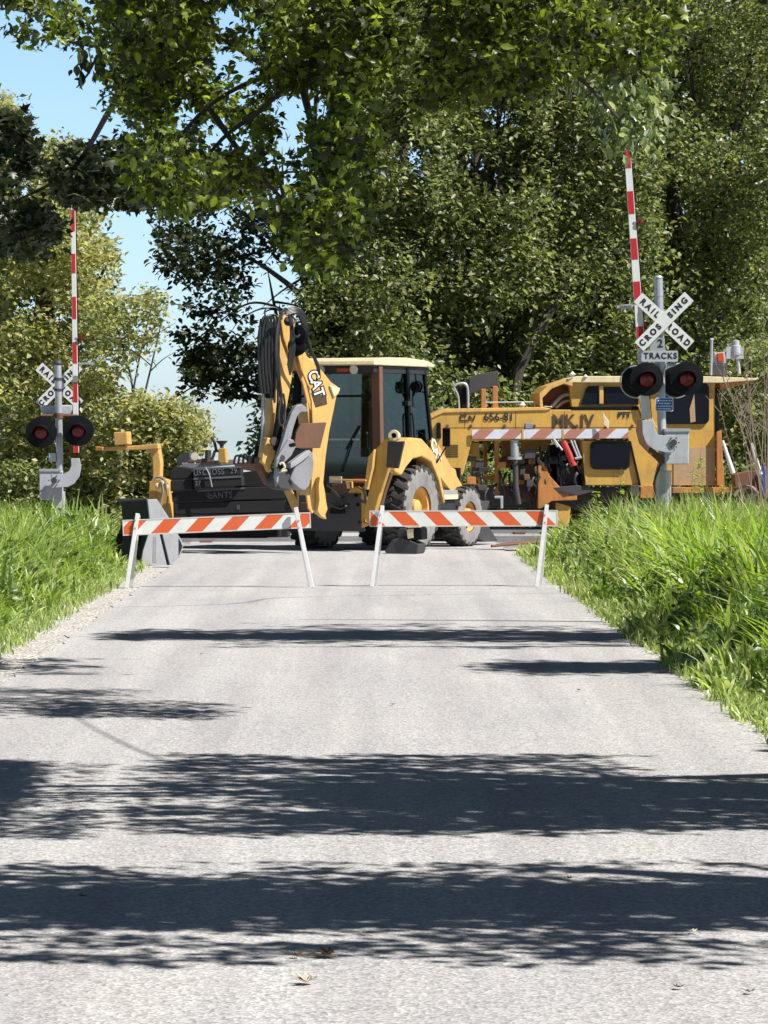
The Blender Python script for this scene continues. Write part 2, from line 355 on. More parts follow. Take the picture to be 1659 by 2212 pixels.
# ================================================================ BARRICADES
def barricade(nm, label, legs, rail, slope, off, yaw, d):
    cx = sum(p[0] for p in rail) / 4
    root = thing('barricade', label, 'barricade', (PX(cx, 1270, d).x, d, 0), 'striped road closed barricades')
    pa = PX(*rail[0], d); pb = PX(*rail[1], d); L = (pb - pa).length; ang = math.atan2(pb.z - pa.z, pb.x - pa.x)
    pc = (PX(*rail[0], d) + PX(*rail[1], d) + PX(*rail[2], d) + PX(*rail[3], d)) / 4
    H = (PX(*rail[1], d) - PX(*rail[2], d)).length
    rm = MB(); rm.box((0, 0, 0), (L, .032, H)); me = rm.build('rail', M['white'], None, bevel=.004)
    me.parent = root; me.location = pc - Vector(root.location); me.rotation_euler = (0, -ang, yaw)
    me.data.materials.clear(); me.data.materials.append(striped('barricade_stripes_' + nm, (.74, .75, .72), (.68, .11, .025), slope, .305 * math.sqrt(2) * 1.03, off))
    tr = MB(); tr.box((0, -.0175, H / 2 - .007), (L, .004, .014)); tr.box((0, -.0175, -H / 2 + .007), (L, .004, .014))
    tr.box((L / 2 - .007, -.0175, 0), (.014, .004, H - .03)); tr.box((-L / 2 + .007, -.0175, 0), (.014, .004, H - .03))
    t2 = tr.build('rail_trim', M['trimwhite']); t2.parent = me; t2.location = (0, 0, 0)
    for (tx, ty, bx, by, spread) in legs:
        top = PX(tx, ty, d) + Vector((0, -.04, 0))
        for sgn, dd in ((-1, .0), (1, .34)):
            dy = dd + .05 * (sgn > 0)
            bz = PX(bx + (spread if sgn > 0 else 0), by, d)
            foot = Vector((bz.x, d - .16 + (dy if sgn > 0 else 0), 0.01))
            tp = top + Vector((0, .02 + (.075 if sgn > 0 else -.03), 0 if sgn < 0 else -.03))
            ax = (tp - foot).normalized(); y = Vector((0, 1, 0)); x = y.cross(ax).normalized(); y = ax.cross(x)
            Mx = Matrix((x, y, ax)).transposed()
            lm = MB(); lm.box((foot + tp) / 2, (.052, .04, (tp - foot).length), m=Mx)
            lm.build('leg', M['whitelegs'], root, bevel=.004)
    # bolts
    for (tx, ty, bx, by, spread) in legs:
        p = PX(tx + (bx - tx) * .2, 0, d); q = pc.z
        for dz in (-.05, .05): MB().tube([(p.x, d - .10, q + dz), (p.x, d - .085, q + dz)], .011, 6).build('bolt', M['galv'], root)
    return root
barricade('west', 'orange and white striped barricade on white legs with stripes rising to the right', [(298, 1109, 275, 1279, 6), (639, 1096, 675, 1266, -5)],
          [(265, 1123.5), (671, 1107), (671, 1141), (266, 1156)], -1.0, .10, R(2), 45.0)
barricade('east', 'orange and white striped barricade on white legs with stripes falling to the right', [(826, 1092, 803, 1261, 8), (1181, 1090, 1158, 1262, 11)],
          [(798, 1103), (1205, 1102), (1205, 1137), (798, 1138)], 1.0, .22, R(-1), 45.3)

# ================================================================ CROSSING SIGNALS
def disc(mb, c, r, th, n=36, ax=(0, 1, 0)): return mb.lathe([(0, 0), (r, 0), (r, th), (0, th)], c, ax, n)
def gate_arm(root, pts, w0, w1, d, bands, start_red, lights):
    """tapered striped arm, each red band its own raised sleeve of sheeting"""
    a = PX(*pts[0], d); b_ = PX(*pts[1], d); ax = (b_ - a).normalized(); side = Vector((ax.z, 0, -ax.x))
    def quad(t0, t1, extra, th, y):
        P = []
        for t, s in ((t0, -1), (t0, 1), (t1, 1), (t1, -1)):
            w_ = (w0 + (w1 - w0) * t) / 2 + extra; P.append(a.lerp(b_, t) + side * (w_ * s) + Vector((0, y, 0)))
        return P, (0, th, 0)
    m_ = MB(); P, o_ = quad(0, 1, 0, .05, 0); m_.prism(P, o_); arm = m_.build('gate_arm', M['white'], root, bevel=.004)
    n = len(bands) - 1
    for i in range(n):
        if (i % 2 == 0) == start_red:
            mm = MB(); P, o_ = quad(bands[i], bands[i + 1], -.009, .058, -.004); mm.prism(P, o_); mm.build('red_band', M['red'], arm)
    cn = MB(); cn.tube([a + side * (w0 / 2 + .016) + Vector((0, .03, 0)), b_ + side * (w1 / 2 + .012) + Vector((0, .03, 0))], .009, 6); cn.build('conduit', M['blk'], arm)
    for t in lights:
        c_ = a.lerp(b_, t) + side * .12
        l_ = MB(); l_.lathe([(0, -.05), (.045, -.04), (.05, 0), (.045, .04), (0, .05)], c_, (0, 1, 0), 14); l_.build('arm_lamp', M['lens'], arm, smooth=True)
        l2 = MB(); l2.box(c_ - side * .07, (.06, .03, .02)); l2.build('lamp_bracket', M['galv'], arm)
    return arm
def flasher(root, c, r, rl, ghost=None):
    f = MB(); f.lathe([(rl * 1.05, -.02), (r, 0), (r, .02), (r * .5, .12), (0, .16)], c, (0, 1, 0), 40)
    o = f.build('flashing_light', M['blk'], root, smooth=True)
    h = MB(); vs = []; fs = []; n = 20
    for i in range(n + 1):          # open-bottomed hood over the lens
        q = R(-25 + 230 * i / n)
        for rr, y, z in ((rl * 1.12, 0, 0), (rl * 1.18, -.26 * max(0, math.sin(q)) - .03, -.03)):
            vs.append(Vector(c) + Vector((rr * math.cos(q), y - .02, rr * math.sin(q) + z)))
        if i: k = 2 * i; fs.append((k - 2, k - 1, k + 1, k))
    h.add(vs, fs); ho = h.build('hood', M['blk'], o); sd = ho.modifiers.new('s', 'SOLIDIFY'); sd.thickness = .006
    l_ = MB(); l_.lathe([(0, -.05), (rl * .5, -.045), (rl * .85, -.03), (rl, 0), (rl, .015)], Vector(c) + Vector((0, -.02, 0)), (0, 1, 0), 32)
    l_.build('lens', M['lens'], o, smooth=True)
    return o
def crossbuck(root, c, L, wd, a1, a2, size, matw, mati, yaw=0):
    for words, ang, y in ((('RAIL', 'ROAD'), a1, .012), (('CROS', 'SING'), a2, -.004)):
        b_ = MB(); b_.box((0, 0, 0), (L, .006, wd)); o = b_.build('crossbuck_blade', matw, None)
        o.parent = root; o.location = Vector(c) + Vector((0, y, 0)) - wloc(root); o.rotation_euler = (0, ang, 0)
        for wd_, s in zip(words, (-1, 1)):
            Mx = face_cam(Vector(c) + Vector((math.cos(ang) * s * L * .275, y - .006, -math.sin(ang) * s * L * .275)), -ang)
            t = text(wd_, 'lettering', mati, o, Matrix.Identity(4), size, .002, .95, spacing=1.62, bold=.007)
            t.data.transform(Matrix.Translation(wloc(o)))   # undo, place in blade space
            t.data.transform(Matrix.Translation((s * L * .275, -.006, 0)) @ Matrix.Rotation(R(90), 4, 'X'))
    return

# ---- near signal
D1 = 59.0
sig = thing('crossing_signal', 'railroad crossing signal with a blue notice and 2 TRACKS plate, beside the tamping machine', 'crossing signal', (PX(1432, 945, D1).x, D1, 0), 'railroad crossing signals')
def P1(x, y, dy=0): return PX(x, y, D1) + Vector((0, dy, 0))
m_ = MB(); m_.tube([P1(1432, 1085), P1(1430, 940), P1(1422, 602)], .074, 20); m_.build('mast', M['galv'], sig, smooth=True)
m_ = MB(); m_.lathe([(.079, 0), (.082, .02), (.06, .05), (0, .06)], P1(1422, 602), (0, 0, 1), 20); m_.build('mast_cap', M['galv'], sig, smooth=True); m_ = MB(); m_.lathe([(.08, 0), (.08, .12)], P1(1422.6, 640), (0, 0, 1), 20); m_.build('mast_collar', M['galv'], sig, smooth=True)
m_ = MB(); c_ = P1(1433, 1080); m_.lathe([(.26, -1.05), (.24, -1.0), (.15, -.9), (.135, -.1), (.135, .45), (.15, .5)], c_ + Vector((0, .02, 0)), (0, 0, 1), 18); m_.build('pedestal', M['galv'], sig, smooth=True)
crossbuck(sig, P1(1433, 695, -.16), 1.20, .215, R(43), R(-45), .138, M['white'], M['ink'])
m_ = MB(); m_.box(P1(1424, 695, -.10), (.2, .05, .12)); m_.build('sign_bracket', M['galv'], sig); m_ = MB(); m_.box(P1(1424, 745, -.10), (.14, .05, .06)); m_.build('sign_bracket', M['galv'], sig)
m_ = MB(); m_.plate([(1406, 727), (1436, 731), (1437, 762), (1404, 762)], D1 - .135, .006); o = m_.build('tracks_number_plate', M['galv'], sig)
text('2', 'lettering', M['ink'], o, face_cam(P1(1424.5, 743, -.139)), .19, .001, 1.0, bold=.006)
m_ = MB(); m_.plate(rrect(1385.5, 757.5, 1464.5, 781.5, 3), D1 - .15, .006); o = m_.build('tracks_plate', M['greybox'], sig)
text('TRACKS', 'lettering', M['ink'], o, face_cam(P1(1425, 769.5, -.154)), .14, .001, .95, spacing=1.22, bold=.004)
m_ = MB(); m_.tube([P1(1392, 789, .0), P1(1484, 787, .0)], .03, 10); m_.tube([P1(1398, 800, .06), P1(1394, 786, .06)], .025, 8); m_.tube([P1(1478, 800, .06), P1(1481, 786, .06)], .025, 8)
m_.lathe([(.1, -.06), (.1, .06)], P1(1427, 789), (0, 0, 1), 16); m_.build('light_crossarm', M['galv'], sig, bevel=0, smooth=True)
flasher(sig, P1(1395, 819.5, -.2), .285, .136); flasher(sig, P1(1481, 818, -.2), .285, .136)
for x in (1379, 1465):       # the pair that faces the other way, seen from behind
    m_ = MB(); c_ = P1(x, 822, .34); m_.lathe([(.265, .0), (.265, .012), (.05, .014)], c_, (0, 1, 0), 32); m_.lathe([(.15, -.12), (.2, -.02), (.262, 0)], c_, (0, 1, 0), 32)
    m_.build('rear_light_disc', M['greybox'] if x == 0 else M['blk'], sig, smooth=True)
    m_ = MB(); m_.lathe([(.266, -.004), (.285, -.002), (.285, .012), (.266, .014)], c_ + Vector((-.01, 0, -.015)), (0, 1, 0), 32); m_.build('rear_disc_rim', M['galv'], sig, smooth=True)
m_ = MB(); m_.plate(rrect(1416, 859, 1454.5, 888.5, 3), D1 - .1, .006); o = m_.build('emergency_notice', M['white'], sig)
m_ = MB(); m_.plate(rrect(1417.5, 860.5, 1453, 887, 2.4), D1 - .103, .003); m_.build('blue_field', M['blue'], o)
for k, (s, sz) in enumerate((('REPORT PROBLEM', .035), ('OR EMERGENCY', .035), ('1-800-555-0199', .035))):
    pass
for k, y in enumerate((865.5, 871.5, 877.5, 883)):
    m_ = MB(); rr_ = random.Random(k); x = 1420.5
    while x < 1449:
        w_ = rr_.uniform(1.2, 3.2); m_.plate([(x, y - 1.1), (x + w_, y - 1.1), (x + w_, y + 1.1), (x, y + 1.1)], D1 - .1045, .001); x += w_ + rr_.uniform(.6, 1.6)
    m_.build('notice_line', M['white'], o)
m_ = MB(); m_.plate(rrect(1437, 929, 1488, 1003, 3), D1 - .32, .42); o = m_.build('gate_mechanism_box', M['greybox'], sig, bevel=.012)
m_ = MB(); m_.plate([(1435, 926), (1491, 926), (1491, 933), (1435, 933)], D1 - .34, .46); m_.build('box_lid', M['galv'], o, bevel=.006)
m_ = MB(); m_.plate([(1387, 908), (1412, 908), (1414, 926), (1421, 939), (1436, 941), (1459, 940), (1458, 976), (1440, 978), (1412, 971), (1395, 956), (1388, 936)], D1 - .40, .035); o = m_.build('arm_lever', M['greybox'], sig, bevel=.006)
m_ = MB(); c_ = P1(1451, 956, -.43); disc(m_, c_, .055, .03, 20)
for k in range(6): disc(m_, c_ + Vector((.085 * math.cos(k * 1.047), .01, .085 * math.sin(k * 1.047))), .013, .03, 8)
m_.build('lever_bolts', M['darksteel'], o)
m_ = MB(); m_.plate([(1378, 906), (1388, 906), (1390, 940), (1398, 960), (1416, 974), (1432, 984), (1436, 1000), (1426, 1003), (1416, 992), (1396, 974), (1381, 958), (1374, 930)], D1 - .2, .06); m_.build('rear_lever', M['rustbrown'], sig, bevel=.006)
m_ = MB(); m_.tube([P1(1431, 990, -.15), P1(1420, 1015, -.2), P1(1412, 1040, -.2), P1(1414, 1075, -.18)], .022, 8, smooth=5); m_.build('cable', M['rubberhose'], sig, smooth=True)
m_ = MB(); m_.plate([(1366, 657), (1333, 660), (1332, 666), (1366, 667)], D1 - .05, .06); m_.plate([(1342, 658), (1366, 656), (1366, 660), (1342, 661)], D1 - .1, .04); m_.build('arm_hook_bracket', M['galv'], sig)
bl = [0, .128]; t = .128
L_ = [905, 752, 705, 657, 608, 560.5, 515, 462, 413, 363, 322, 272, 225]
bands = [(905 - y) / (905 - 225) for y in L_]
bands[1] = (905 - 752) / 680
gate_arm(sig, [(1396, 905), (1348, 225)], .15, .10, D1 + .10, bands, False, [(905 - 701) / 680, (905 - 480) / 680])

# ---- far signal
D2 = 68.0
sg = thing('crossing_signal', 'railroad crossing signal whose mast hides part of its crossbuck, before the yellowing tree', 'crossing signal', (PX(127, 945, D2).x, D2, 0), 'railroad crossing signals')
def P2(x, y, dy=0): return PX(x, y, D2) + Vector((0, dy, 0))
m_ = MB(); m_.tube([P2(129, 1155), P2(129, 1000), P2(125, 785)], .068, 18); m_.build('mast', M['galv'], sg, smooth=True)
m_ = MB(); m_.lathe([(.076, -.03), (.09, .0), (.07, .05), (0, .07)], P2(125, 785), (0, 0, 1), 18); m_.lathe([(.08, 0), (.08, .05)], P2(125, 822), (0, 0, 1), 18); m_.lathe([(.08, 0), (.08, .05)], P2(125.5, 845), (0, 0, 1), 18); m_.build('mast_cap', M['darksteel'], sg, smooth=True)
crossbuck(sg, P2(125, 832, .3), 1.10, .20, R(43), R(-45), .138, M['white'], M['ink'])
m_ = MB(); m_.tube([P2(88, 898), P2(168, 898)], .028, 10); m_.lathe([(.09, -.05), (.09, .05)], P2(127, 898), (0, 0, 1), 14); m_.build('light_crossarm', M['rustbrown'], sg, smooth=True)
flasher(sg, P2(91, 934, -.2), .307, .135); flasher(sg, P2(171, 930.5, -.2), .300, .135)
for x, y in ((103, 872), (140, 872)):
    m_ = MB(); m_.plate([(x - 16, y + 3), (x + 16, y + 3), (x + 16, y + 14), (x + 10, y + 24), (x - 10, y + 24), (x - 16, y + 14)], D2 + .1, .2); m_.build('rear_light_housing', M['greybox'], sg, bevel=.02)  # grey backs of the lights that face the other way
m_ = MB(); m_.plate([(105, 978), (121, 978), (121, 997), (105, 997)], D2 - .05, .15); m_.build('junction_box', M['galv'], sg, bevel=.01)
m_ = MB(); m_.plate(rrect(85, 1017, 133, 1080, 3), D2 - .3, .4); o = m_.build('gate_mechanism_box', M['greybox'], sg, bevel=.012)
m_ = MB(); m_.plate([(84, 1013), (131, 1013), (131, 1019), (84, 1019)], D2 - .32, .44); m_.build('box_lid', M['galv'], o, bevel=.006)
m_ = MB(); m_.plate([(112, 1062), (138, 1062), (138, 1180), (112, 1180)], D2 - .1, .3); m_.build('pedestal', M['greybox'], sg, bevel=.01)
m_ = MB(); m_.plate([(153, 990), (172, 990), (175, 1012), (171, 1030), (160, 1045), (146, 1052), (112, 1054), (112, 1026), (135, 1025), (149, 1018), (154, 1006)], D2 - .42, .04); o = m_.build('arm_lever', M['greybox'], sg, bevel=.006)
m_ = MB(); c_ = P2(121, 1037, -.45); disc(m_, c_, .06, .03, 20)
for k in range(6): disc(m_, c_ + Vector((.1 * math.cos(k * 1.047), .01, .1 * math.sin(k * 1.047))), .014, .03, 8)
m_.build('lever_bolts', M['darksteel'], o)
m_ = MB(); m_.plate([(168, 783), (204, 783), (204, 787), (168, 787)], D2 - .05, .05); m_.build('arm_hook_bracket', M['galv'], sg)
L_ = [978, 957, 869, 826, 785, 739, 689, 641, 590, 548, 499, 453, 400]
bands = [(978 - y) / (978 - 400) for y in L_]
gate_arm(sg, [(164.5, 978), (157, 400)], .108, .08, D2 + .10, bands, True, [.43])

# ================================================================ BACKHOE
YB = R(27); Fv = Vector((math.sin(YB), math.cos(YB), 0)); Rv = Vector((math.cos(YB), -math.sin(YB), 0))
A0 = Vector((-.375, 60.52, 0))
def BL(r, f, z): return A0 + Rv * r + Fv * f + Vector((0, 0, z))
bh = thing('backhoe_loader', 'yellow backhoe loader parked on the crossing with its digging arm folded up behind the cab', 'backhoe', tuple(A0))
MBL = Matrix((Rv, Fv, Vector((0, 0, 1)))).transposed()
def bbox(r0, r1, f0, f1, z0, z1, mb=None):
    mb = mb or MB(); mb.box(BL((r0 + r1) / 2, (f0 + f1) / 2, (z0 + z1) / 2), (abs(r1 - r0), abs(f1 - f0), abs(z1 - z0)), m=MBL); return mb
def bprism(profile, r0, r1, mb=None):
    """profile in (f, z), extruded from r0 to r1"""
    mb = mb or MB(); mb.prism([BL(r0, f, z) for f, z in profile], Rv * (r1 - r0)); return mb
def wheel(r_out, f, rad, wid, rim_r, side, lugs, dish):
    c_ = BL(r_out * side, f, rad); ax = Rv * side
    prof = [(rim_r, -wid + .02), (rim_r + .03, -wid), (rad * .80, -wid - .005), (rad * .93, -wid + .02), (rad * .955, -wid + .07), (rad * .965, -wid / 2),
            (rad * .955, -.07), (rad * .93, -.02), (rad * .80, .005), (rim_r + .03, 0), (rim_r, -.02)]
    t = MB(); t.lathe(prof, c_, ax, 48); tyre = t.build('tyre', M['tyre'], bh, smooth=True)
    s_ = MB(); s_.lathe([(rad * .925, -.008), (rad * .88, .004), (rad * .8, .013), (rim_r + .05, .008), (rim_r + .012, .002)], c_, ax, 48)
    s_.lathe([(rad * .925, -wid + .008), (rad * .8, -wid - .013), (rim_r + .03, -wid - .004)], c_, ax, 48); s_.build('sidewall', M['sidewall'], tyre, smooth=True)
    lg = MB(); u = Vector((0, 0, 1)); v_ = ax.cross(u)
    for i in range(lugs):
        for sd in (0, 1):
            q = 2 * math.pi * (i + .5 * sd) / lugs
            rad_v = u * math.cos(q) + v_ * math.sin(q); tan = -u * math.sin(q) + v_ * math.cos(q)
            cc = c_ + rad_v * (rad * .965) + ax * (-wid * (.27 if sd else .73))
            skew = (ax * 1 + tan * (.45 if sd else -.45)).normalized(); t3 = rad_v.cross(skew)
            lg.box(cc, (wid * .56, rad * .10, rad * .085), m=Matrix((skew, t3, rad_v)).transposed())
            ce = c_ + rad_v * (rad * .91) + ax * (-.015 if sd else -wid + .015)
            lg.box(ce, (.05, rad * .11, rad * .13), m=Matrix((ax, tan, rad_v)).transposed())
    lg.build('tread_lugs', M['tyre'], tyre, bevel=.006)
    r2 = MB(); r2.lathe([(rim_r + .015, .0), (rim_r + .015, -.03), (rim_r - .03, -.05), (rim_r - .04, -.1 - dish), (.16, -.13 - dish), (.15, -.08 - dish + .05), (0, -.08 - dish + .05)], c_, ax, 36)
    r2.lathe([(.15, -.13 - dish), (.14, -dish + .02), (.1, -dish + .05), (0, -dish + .055)], c_, ax, 20)
    rm = r2.build('rim', M['cat'], tyre, smooth=True)
    nb = MB()
    for k in range(8):
        q = k * math.pi / 4; nb.tube([c_ + (u * math.cos(q) + v_ * math.sin(q)) * .2 + ax * (-.14 - dish), c_ + (u * math.cos(q) + v_ * math.sin(q)) * .2 + ax * (-.10 - dish)], .018, 6)
    nb.build('wheel_nuts', M['cat'], tyre)
wheel(1.15, 0, .735, .46, .36, 1, 22, .1); wheel(1.15, 0, .735, .46, .36, -1, 22, .1)
wheel(1.02, 2.22, .54, .34, .26, 1, 20, .04); wheel(1.02, 2.22, .54, .34, .26, -1, 20, .04)
# chassis
c1 = bbox(-.38, .38, -1.15, 3.1, .48, .95); bbox(-.75, .75, -.14, .14, .55, .82, c1); bbox(-.72, .72, 2.1, 2.34, .4, .62, c1); bbox(-.6, .6, -1.22, -1.05, .35, 1.0, c1)
c1.build('chassis', M['darksteel'], bh, bevel=.01)
h_ = bprism([(.95, 1.35), (.95, 1.72), (2.2, 1.55), (3.0, 1.38), (3.1, 1.15)], -.36, .36); h_.build('engine_hood', M['cat'], bh, bevel=.03)
bprism([(.9, .7), (.9, 1.34), (3.08, 1.12), (3.1, .7)], -.37, .37).build('engine_side', M['darksteel'], bh, bevel=.02)
bbox(-.36, .36, 3.16, 3.2, .85, 1.4).build('front_grille', M['black'], bh)
m_ = MB(); m_.tube([BL(.25, 2.0, 1.6), BL(.25, 2.0, 2.2)], .045, 12); m_.build('exhaust_pipe', M['black'], bh, smooth=True)
# loader arms and front bucket
for s in (1, -1):
    a_ = bprism([(.95, 1.5), (1.1, 1.95), (1.3, 1.85), (2.3, 1.1), (2.75, .62), (2.6, .42), (2.45, .5), (2.2, .78), (1.2, 1.38)], s * .72, s * .82)
    o = a_.build('loader_arm', M['cat'], bh, bevel=.012)
    m_ = MB(); m_.tube([BL(s * .66, 1.2, 1.0), BL(s * .66, 2.3, .85)], .05, 12); m_.build('lift_cylinder', M['galv'], o, smooth=True)
text('CAT', 'logo_lettering', M['white'], o.parent and bh.children[-2], Matrix.Translation(BL(.835, 1.2, 1.70)) @ MBL.to_4x4() @ Matrix.Rotation(R(90), 4, 'Z') @ Matrix.Rotation(R(90), 4, 'X') @ Matrix.Rotation(R(-52), 4, 'Z'), .26, .002, bold=.008)
m_ = bprism([(2.9, .12), (3.2, .06), (3.75, .06), (3.4, .3), (3.25, .6), (3.4, .8), (3.0, .8), (2.9, .6)], -1.15, .85); m_.build('front_bucket', M['darksteel'], bh, bevel=.01)
bb = bbox(.5, .98, .95, 1.75, .62, .85); bb.build('fuel_tank', M['black'], bh, bevel=.02)
bb = bbox(.72, 1.02, .95, 1.7, .95, 1.02); bb.build('step_plate', M['galv'], bh, bevel=.005)
bb = bbox(.74, 1.04, 1.0, 1.68, .86, .945); bb.build('step_side', M['cream'], bh, bevel=.005)
# rear fenders
def fender(s):
    prof = []; 
    outer = [(-1.02, 1.36), (-.98, 1.55), (-.78, 1.84), (-.4, 1.95), (0, 1.93), (.42, 1.72), (.75, 1.25), (.95, .8)]
    inner = [(.86, .8), (.68, 1.18), (.38, 1.52), (0, 1.62), (-.35, 1.58), (-.6, 1.44), (-.78, 1.30), (-.9, 1.33)]
    m_ = bprism(outer + inner, s * .66, s * 1.16); o = m_.build('rear_fender', M['cat'], bh, bevel=.03)
    i_ = bprism([(f, z - .004) for f, z in outer[1:-1]] + [(.7, .8), (-.8, .9)], s * .60, s * .655); i_.build('fender_liner', M['darksteel'], o)
fender(1); fender(-1)
# cab
cr0, cr1, cf0, cf1 = -.78, .78, -.95, 1.02
def post(r0, f0, z0, r1, f1, z1, w_, mat='blk', nm='cab_pillar', w2=None):
    m_ = MB(); a = BL(r0, f0, z0); b_ = BL(r1, f1, z1); ax = (b_ - a).normalized(); y = Fv - ax * Fv.dot(ax); y.normalize(); x = y.cross(ax)
    m_.box((a + b_) / 2, (w_, w2 or w_, (b_ - a).length), m=Matrix((x, y, ax)).transposed()); return m_.build(nm, M[mat], bh, bevel=.012)
ZT = 3.16
post(.80, -.93, 1.1, .76, -.93, ZT, .16, 'rustbrown', w2=.13); post(-.80, -.93, 1.1, -.76, -.93, ZT, .13, 'blk')
post(.84, .18, 1.2, .78, .14, ZT, .09); post(-.84, .18, 1.2, -.78, .14, ZT, .09)
post(.80, 1.28, .95, .72, .92, ZT, .075); post(-.80, 1.28, .95, -.72, .92, ZT, .075)
bbox(-.8, .8, -.95, 1.2, .95, 1.12).build('cab_floor', M['black'], bh, bevel=.01)
rf = bprism([(-1.22, ZT + .04), (-1.2, ZT + .10), (-.9, ZT + .155), (0, ZT + .17), (.85, ZT + .13), (1.1, ZT + .06), (1.1, ZT + .02), (-1.22, ZT + .02)], -.86, .86)
roof = rf.build('cab_roof', M['cream'], bh, bevel=.025)
bbox(-.80, .80, -1.12, 1.0, ZT - .11, ZT + .018).build('roof_lining', M['black'], roof, bevel=.01)
def pane(pts, nm='cab_window', mat='glass', th=.006):
    v_ = [BL(*p) for p in pts]; n = (v_[1] - v_[0]).cross(v_[2] - v_[0]).normalized(); return MB().prism(v_, n * th).build(nm, M[mat], bh)
pane([(.825, -.86, 1.35), (.825, .12, 1.5), (.775, .1, ZT - .1), (.775, -.86, ZT - .1)])
pane([(.84, .24, 1.25), (.80, 1.22, 1.1), (.73, .90, ZT - .1), (.775, .2, ZT - .1)])
pane([(-.825, -.86, 1.35), (-.825, .12, 1.5), (-.775, .1, ZT - .1), (-.775, -.86, ZT - .1)])
pane([(-.84, .24, 1.25), (-.80, 1.22, 1.1), (-.73, .90, ZT - .1), (-.775, .2, ZT - .1)])
pane([(-.70, -.96, 1.3), (.70, -.96, 1.3), (.68, -.96, ZT - .12), (-.68, -.96, ZT - .12)])
pane([(-.76, 1.25, 1.3), (.76, 1.25, 1.3), (.68, .93, ZT - .1), (-.68, .93, ZT - .1)])
o = bbox(-.72, .72, -.985, -.962, 2.02 + .62, 2.06 + .62); o.build('window_rail', M['blk'], bh)
bbox(-.72, .72, -.99, -.95, 1.12, 1.34).build('rear_panel', M['black'], bh, bevel=.01)
# cab interior
st = bprism([(-.15, 1.45), (-.15, 1.6), (.25, 1.62), (.36, 2.3), (.34, 2.55), (.46, 2.55), (.5, 2.2), (.42, 1.5)], -.28, .24); seat = st.build('seat', M['blk'], bh, bevel=.04)
bbox(-.15, .12, .35, .47, 2.56, 2.78).build('headrest', M['blk'], seat, bevel=.03)
bbox(-.2, .16, -.05, .35, 1.12, 1.45).build('seat_base', M['black'], seat, bevel=.02)
m_ = MB(); m_.tube([BL(-.1, .95, 1.2), BL(-.1, .8, 1.8)], .035, 8); m_.lathe([(.19, -.015), (.205, 0), (.19, .015), (.175, 0), (.19, -.015)], BL(-.1, .79, 1.82), (Fv * -.5 + Vector((0, 0, .85))), 24); m_.build('steering_wheel', M['blk'], bh, smooth=True)
cn = bprism([(-.62, 1.12), (-.62, 1.65), (-.5, 1.78), (-.3, 1.7), (-.3, 1.12)], -.5, .5); cn.build('control_console', M['black'], bh, bevel=.02)
for r_ in (-.3, -.15, .2, .35):
    m_ = MB(); m_.tube([BL(r_, -.48, 1.7), BL(r_ + .02, -.55, 2.0)], .012, 6); m_.lathe([(0, -.03), (.03, 0), (0, .04)], BL(r_ + .02, -.55, 2.02), (0, 0, 1), 10); m_.build('control_lever', M['galv'], bh)
# work lamps and reflectors
for r_, z in ((-.22, ZT - .05), (.42, ZT - .05)):
    m_ = MB(); m_.lathe([(.075, .06), (.08, 0), (.07, -.012), (0, -.02)], BL(r_, -1.14, z), Fv, 18); m_.build('work_lamp', M['lampwhite'], bh, smooth=True)
bbox(.1, .32, -1.15, -1.12, ZT - .09, ZT - .03).build('tail_lamp', M['amber'], bh, bevel=.006)
bbox(.36, .56, -1.01, -.99, 1.17, 1.25).build('rear_reflector', M['amber'], bh, bevel=.004)
bbox(-.12, .12, -1.01, -.99, 1.17, 1.28).build('licence_plate', M['lampwhite'], bh, bevel=.004)
m_ = MB(); m_.lathe([(.1, .08), (.11, .0), (.095, -.02), (0, -.03)], BL(.93, .22, ZT - .33), Vector((.3, -.95, 0)), 18); o = m_.build('side_lamp', M['blk'], bh, smooth=True)
m_ = MB(); m_.lathe([(.09, -.02), (0, -.04)], BL(.93, .22, ZT - .33), Vector((.3, -.95, 0)), 18); m_.build('lamp_glass', M['lampwhite'], o, smooth=True)
m_ = MB(); m_.tube([BL(.9, .25, ZT - .1), BL(.95, .22, ZT - .33), BL(.88, .2, ZT - .5)], .018, 6); m_.build('lamp_bracket', M['blk'], bh)
m_ = MB(); m_.tube([BL(.8, 1.0, 2.75), BL(1.05, 1.2, 2.78), BL(1.08, 1.22, 2.5)], .014, 6, smooth=4); m_.build('side_mirror_arm', M['blk'], bh)
m_ = MB(); m_.box(BL(1.0, 1.28, 1.95), (.14, .03, .32), m=MBL); m_.tube([BL(.85, 1.2, 1.5), BL(1.0, 1.28, 1.8)], .014, 6); m_.build('side_mirror', M['blk'], bh)
m_ = MB(); m_.tube([BL(.9, .22, 1.45), BL(.93, .2, 1.6), BL(.9, .16, 2.3), BL(.86, .15, 2.35)], .016, 7, smooth=3); m_.build('grab_rail', M['blk'], bh, smooth=True)
m_ = MB(); m_.tube([BL(.1, -1.0, 1.36), BL(.32, -1.0, 1.95)], .012, 6); m_.tube([BL(.2, -1.0, 1.75), BL(.44, -1.0, 2.15)], .014, 6); m_.build('wiper', M['blk'], bh)
for z in (1.55, 2.5): bbox(.80, .86, .06, .2, z, z + .08).build('door_hinge', M['black'], bh, bevel=.005)
bbox(-.45, .45, -1.0, -.97, 1.9, 1.93).build('window_latch_bar', M['galv'], bh)
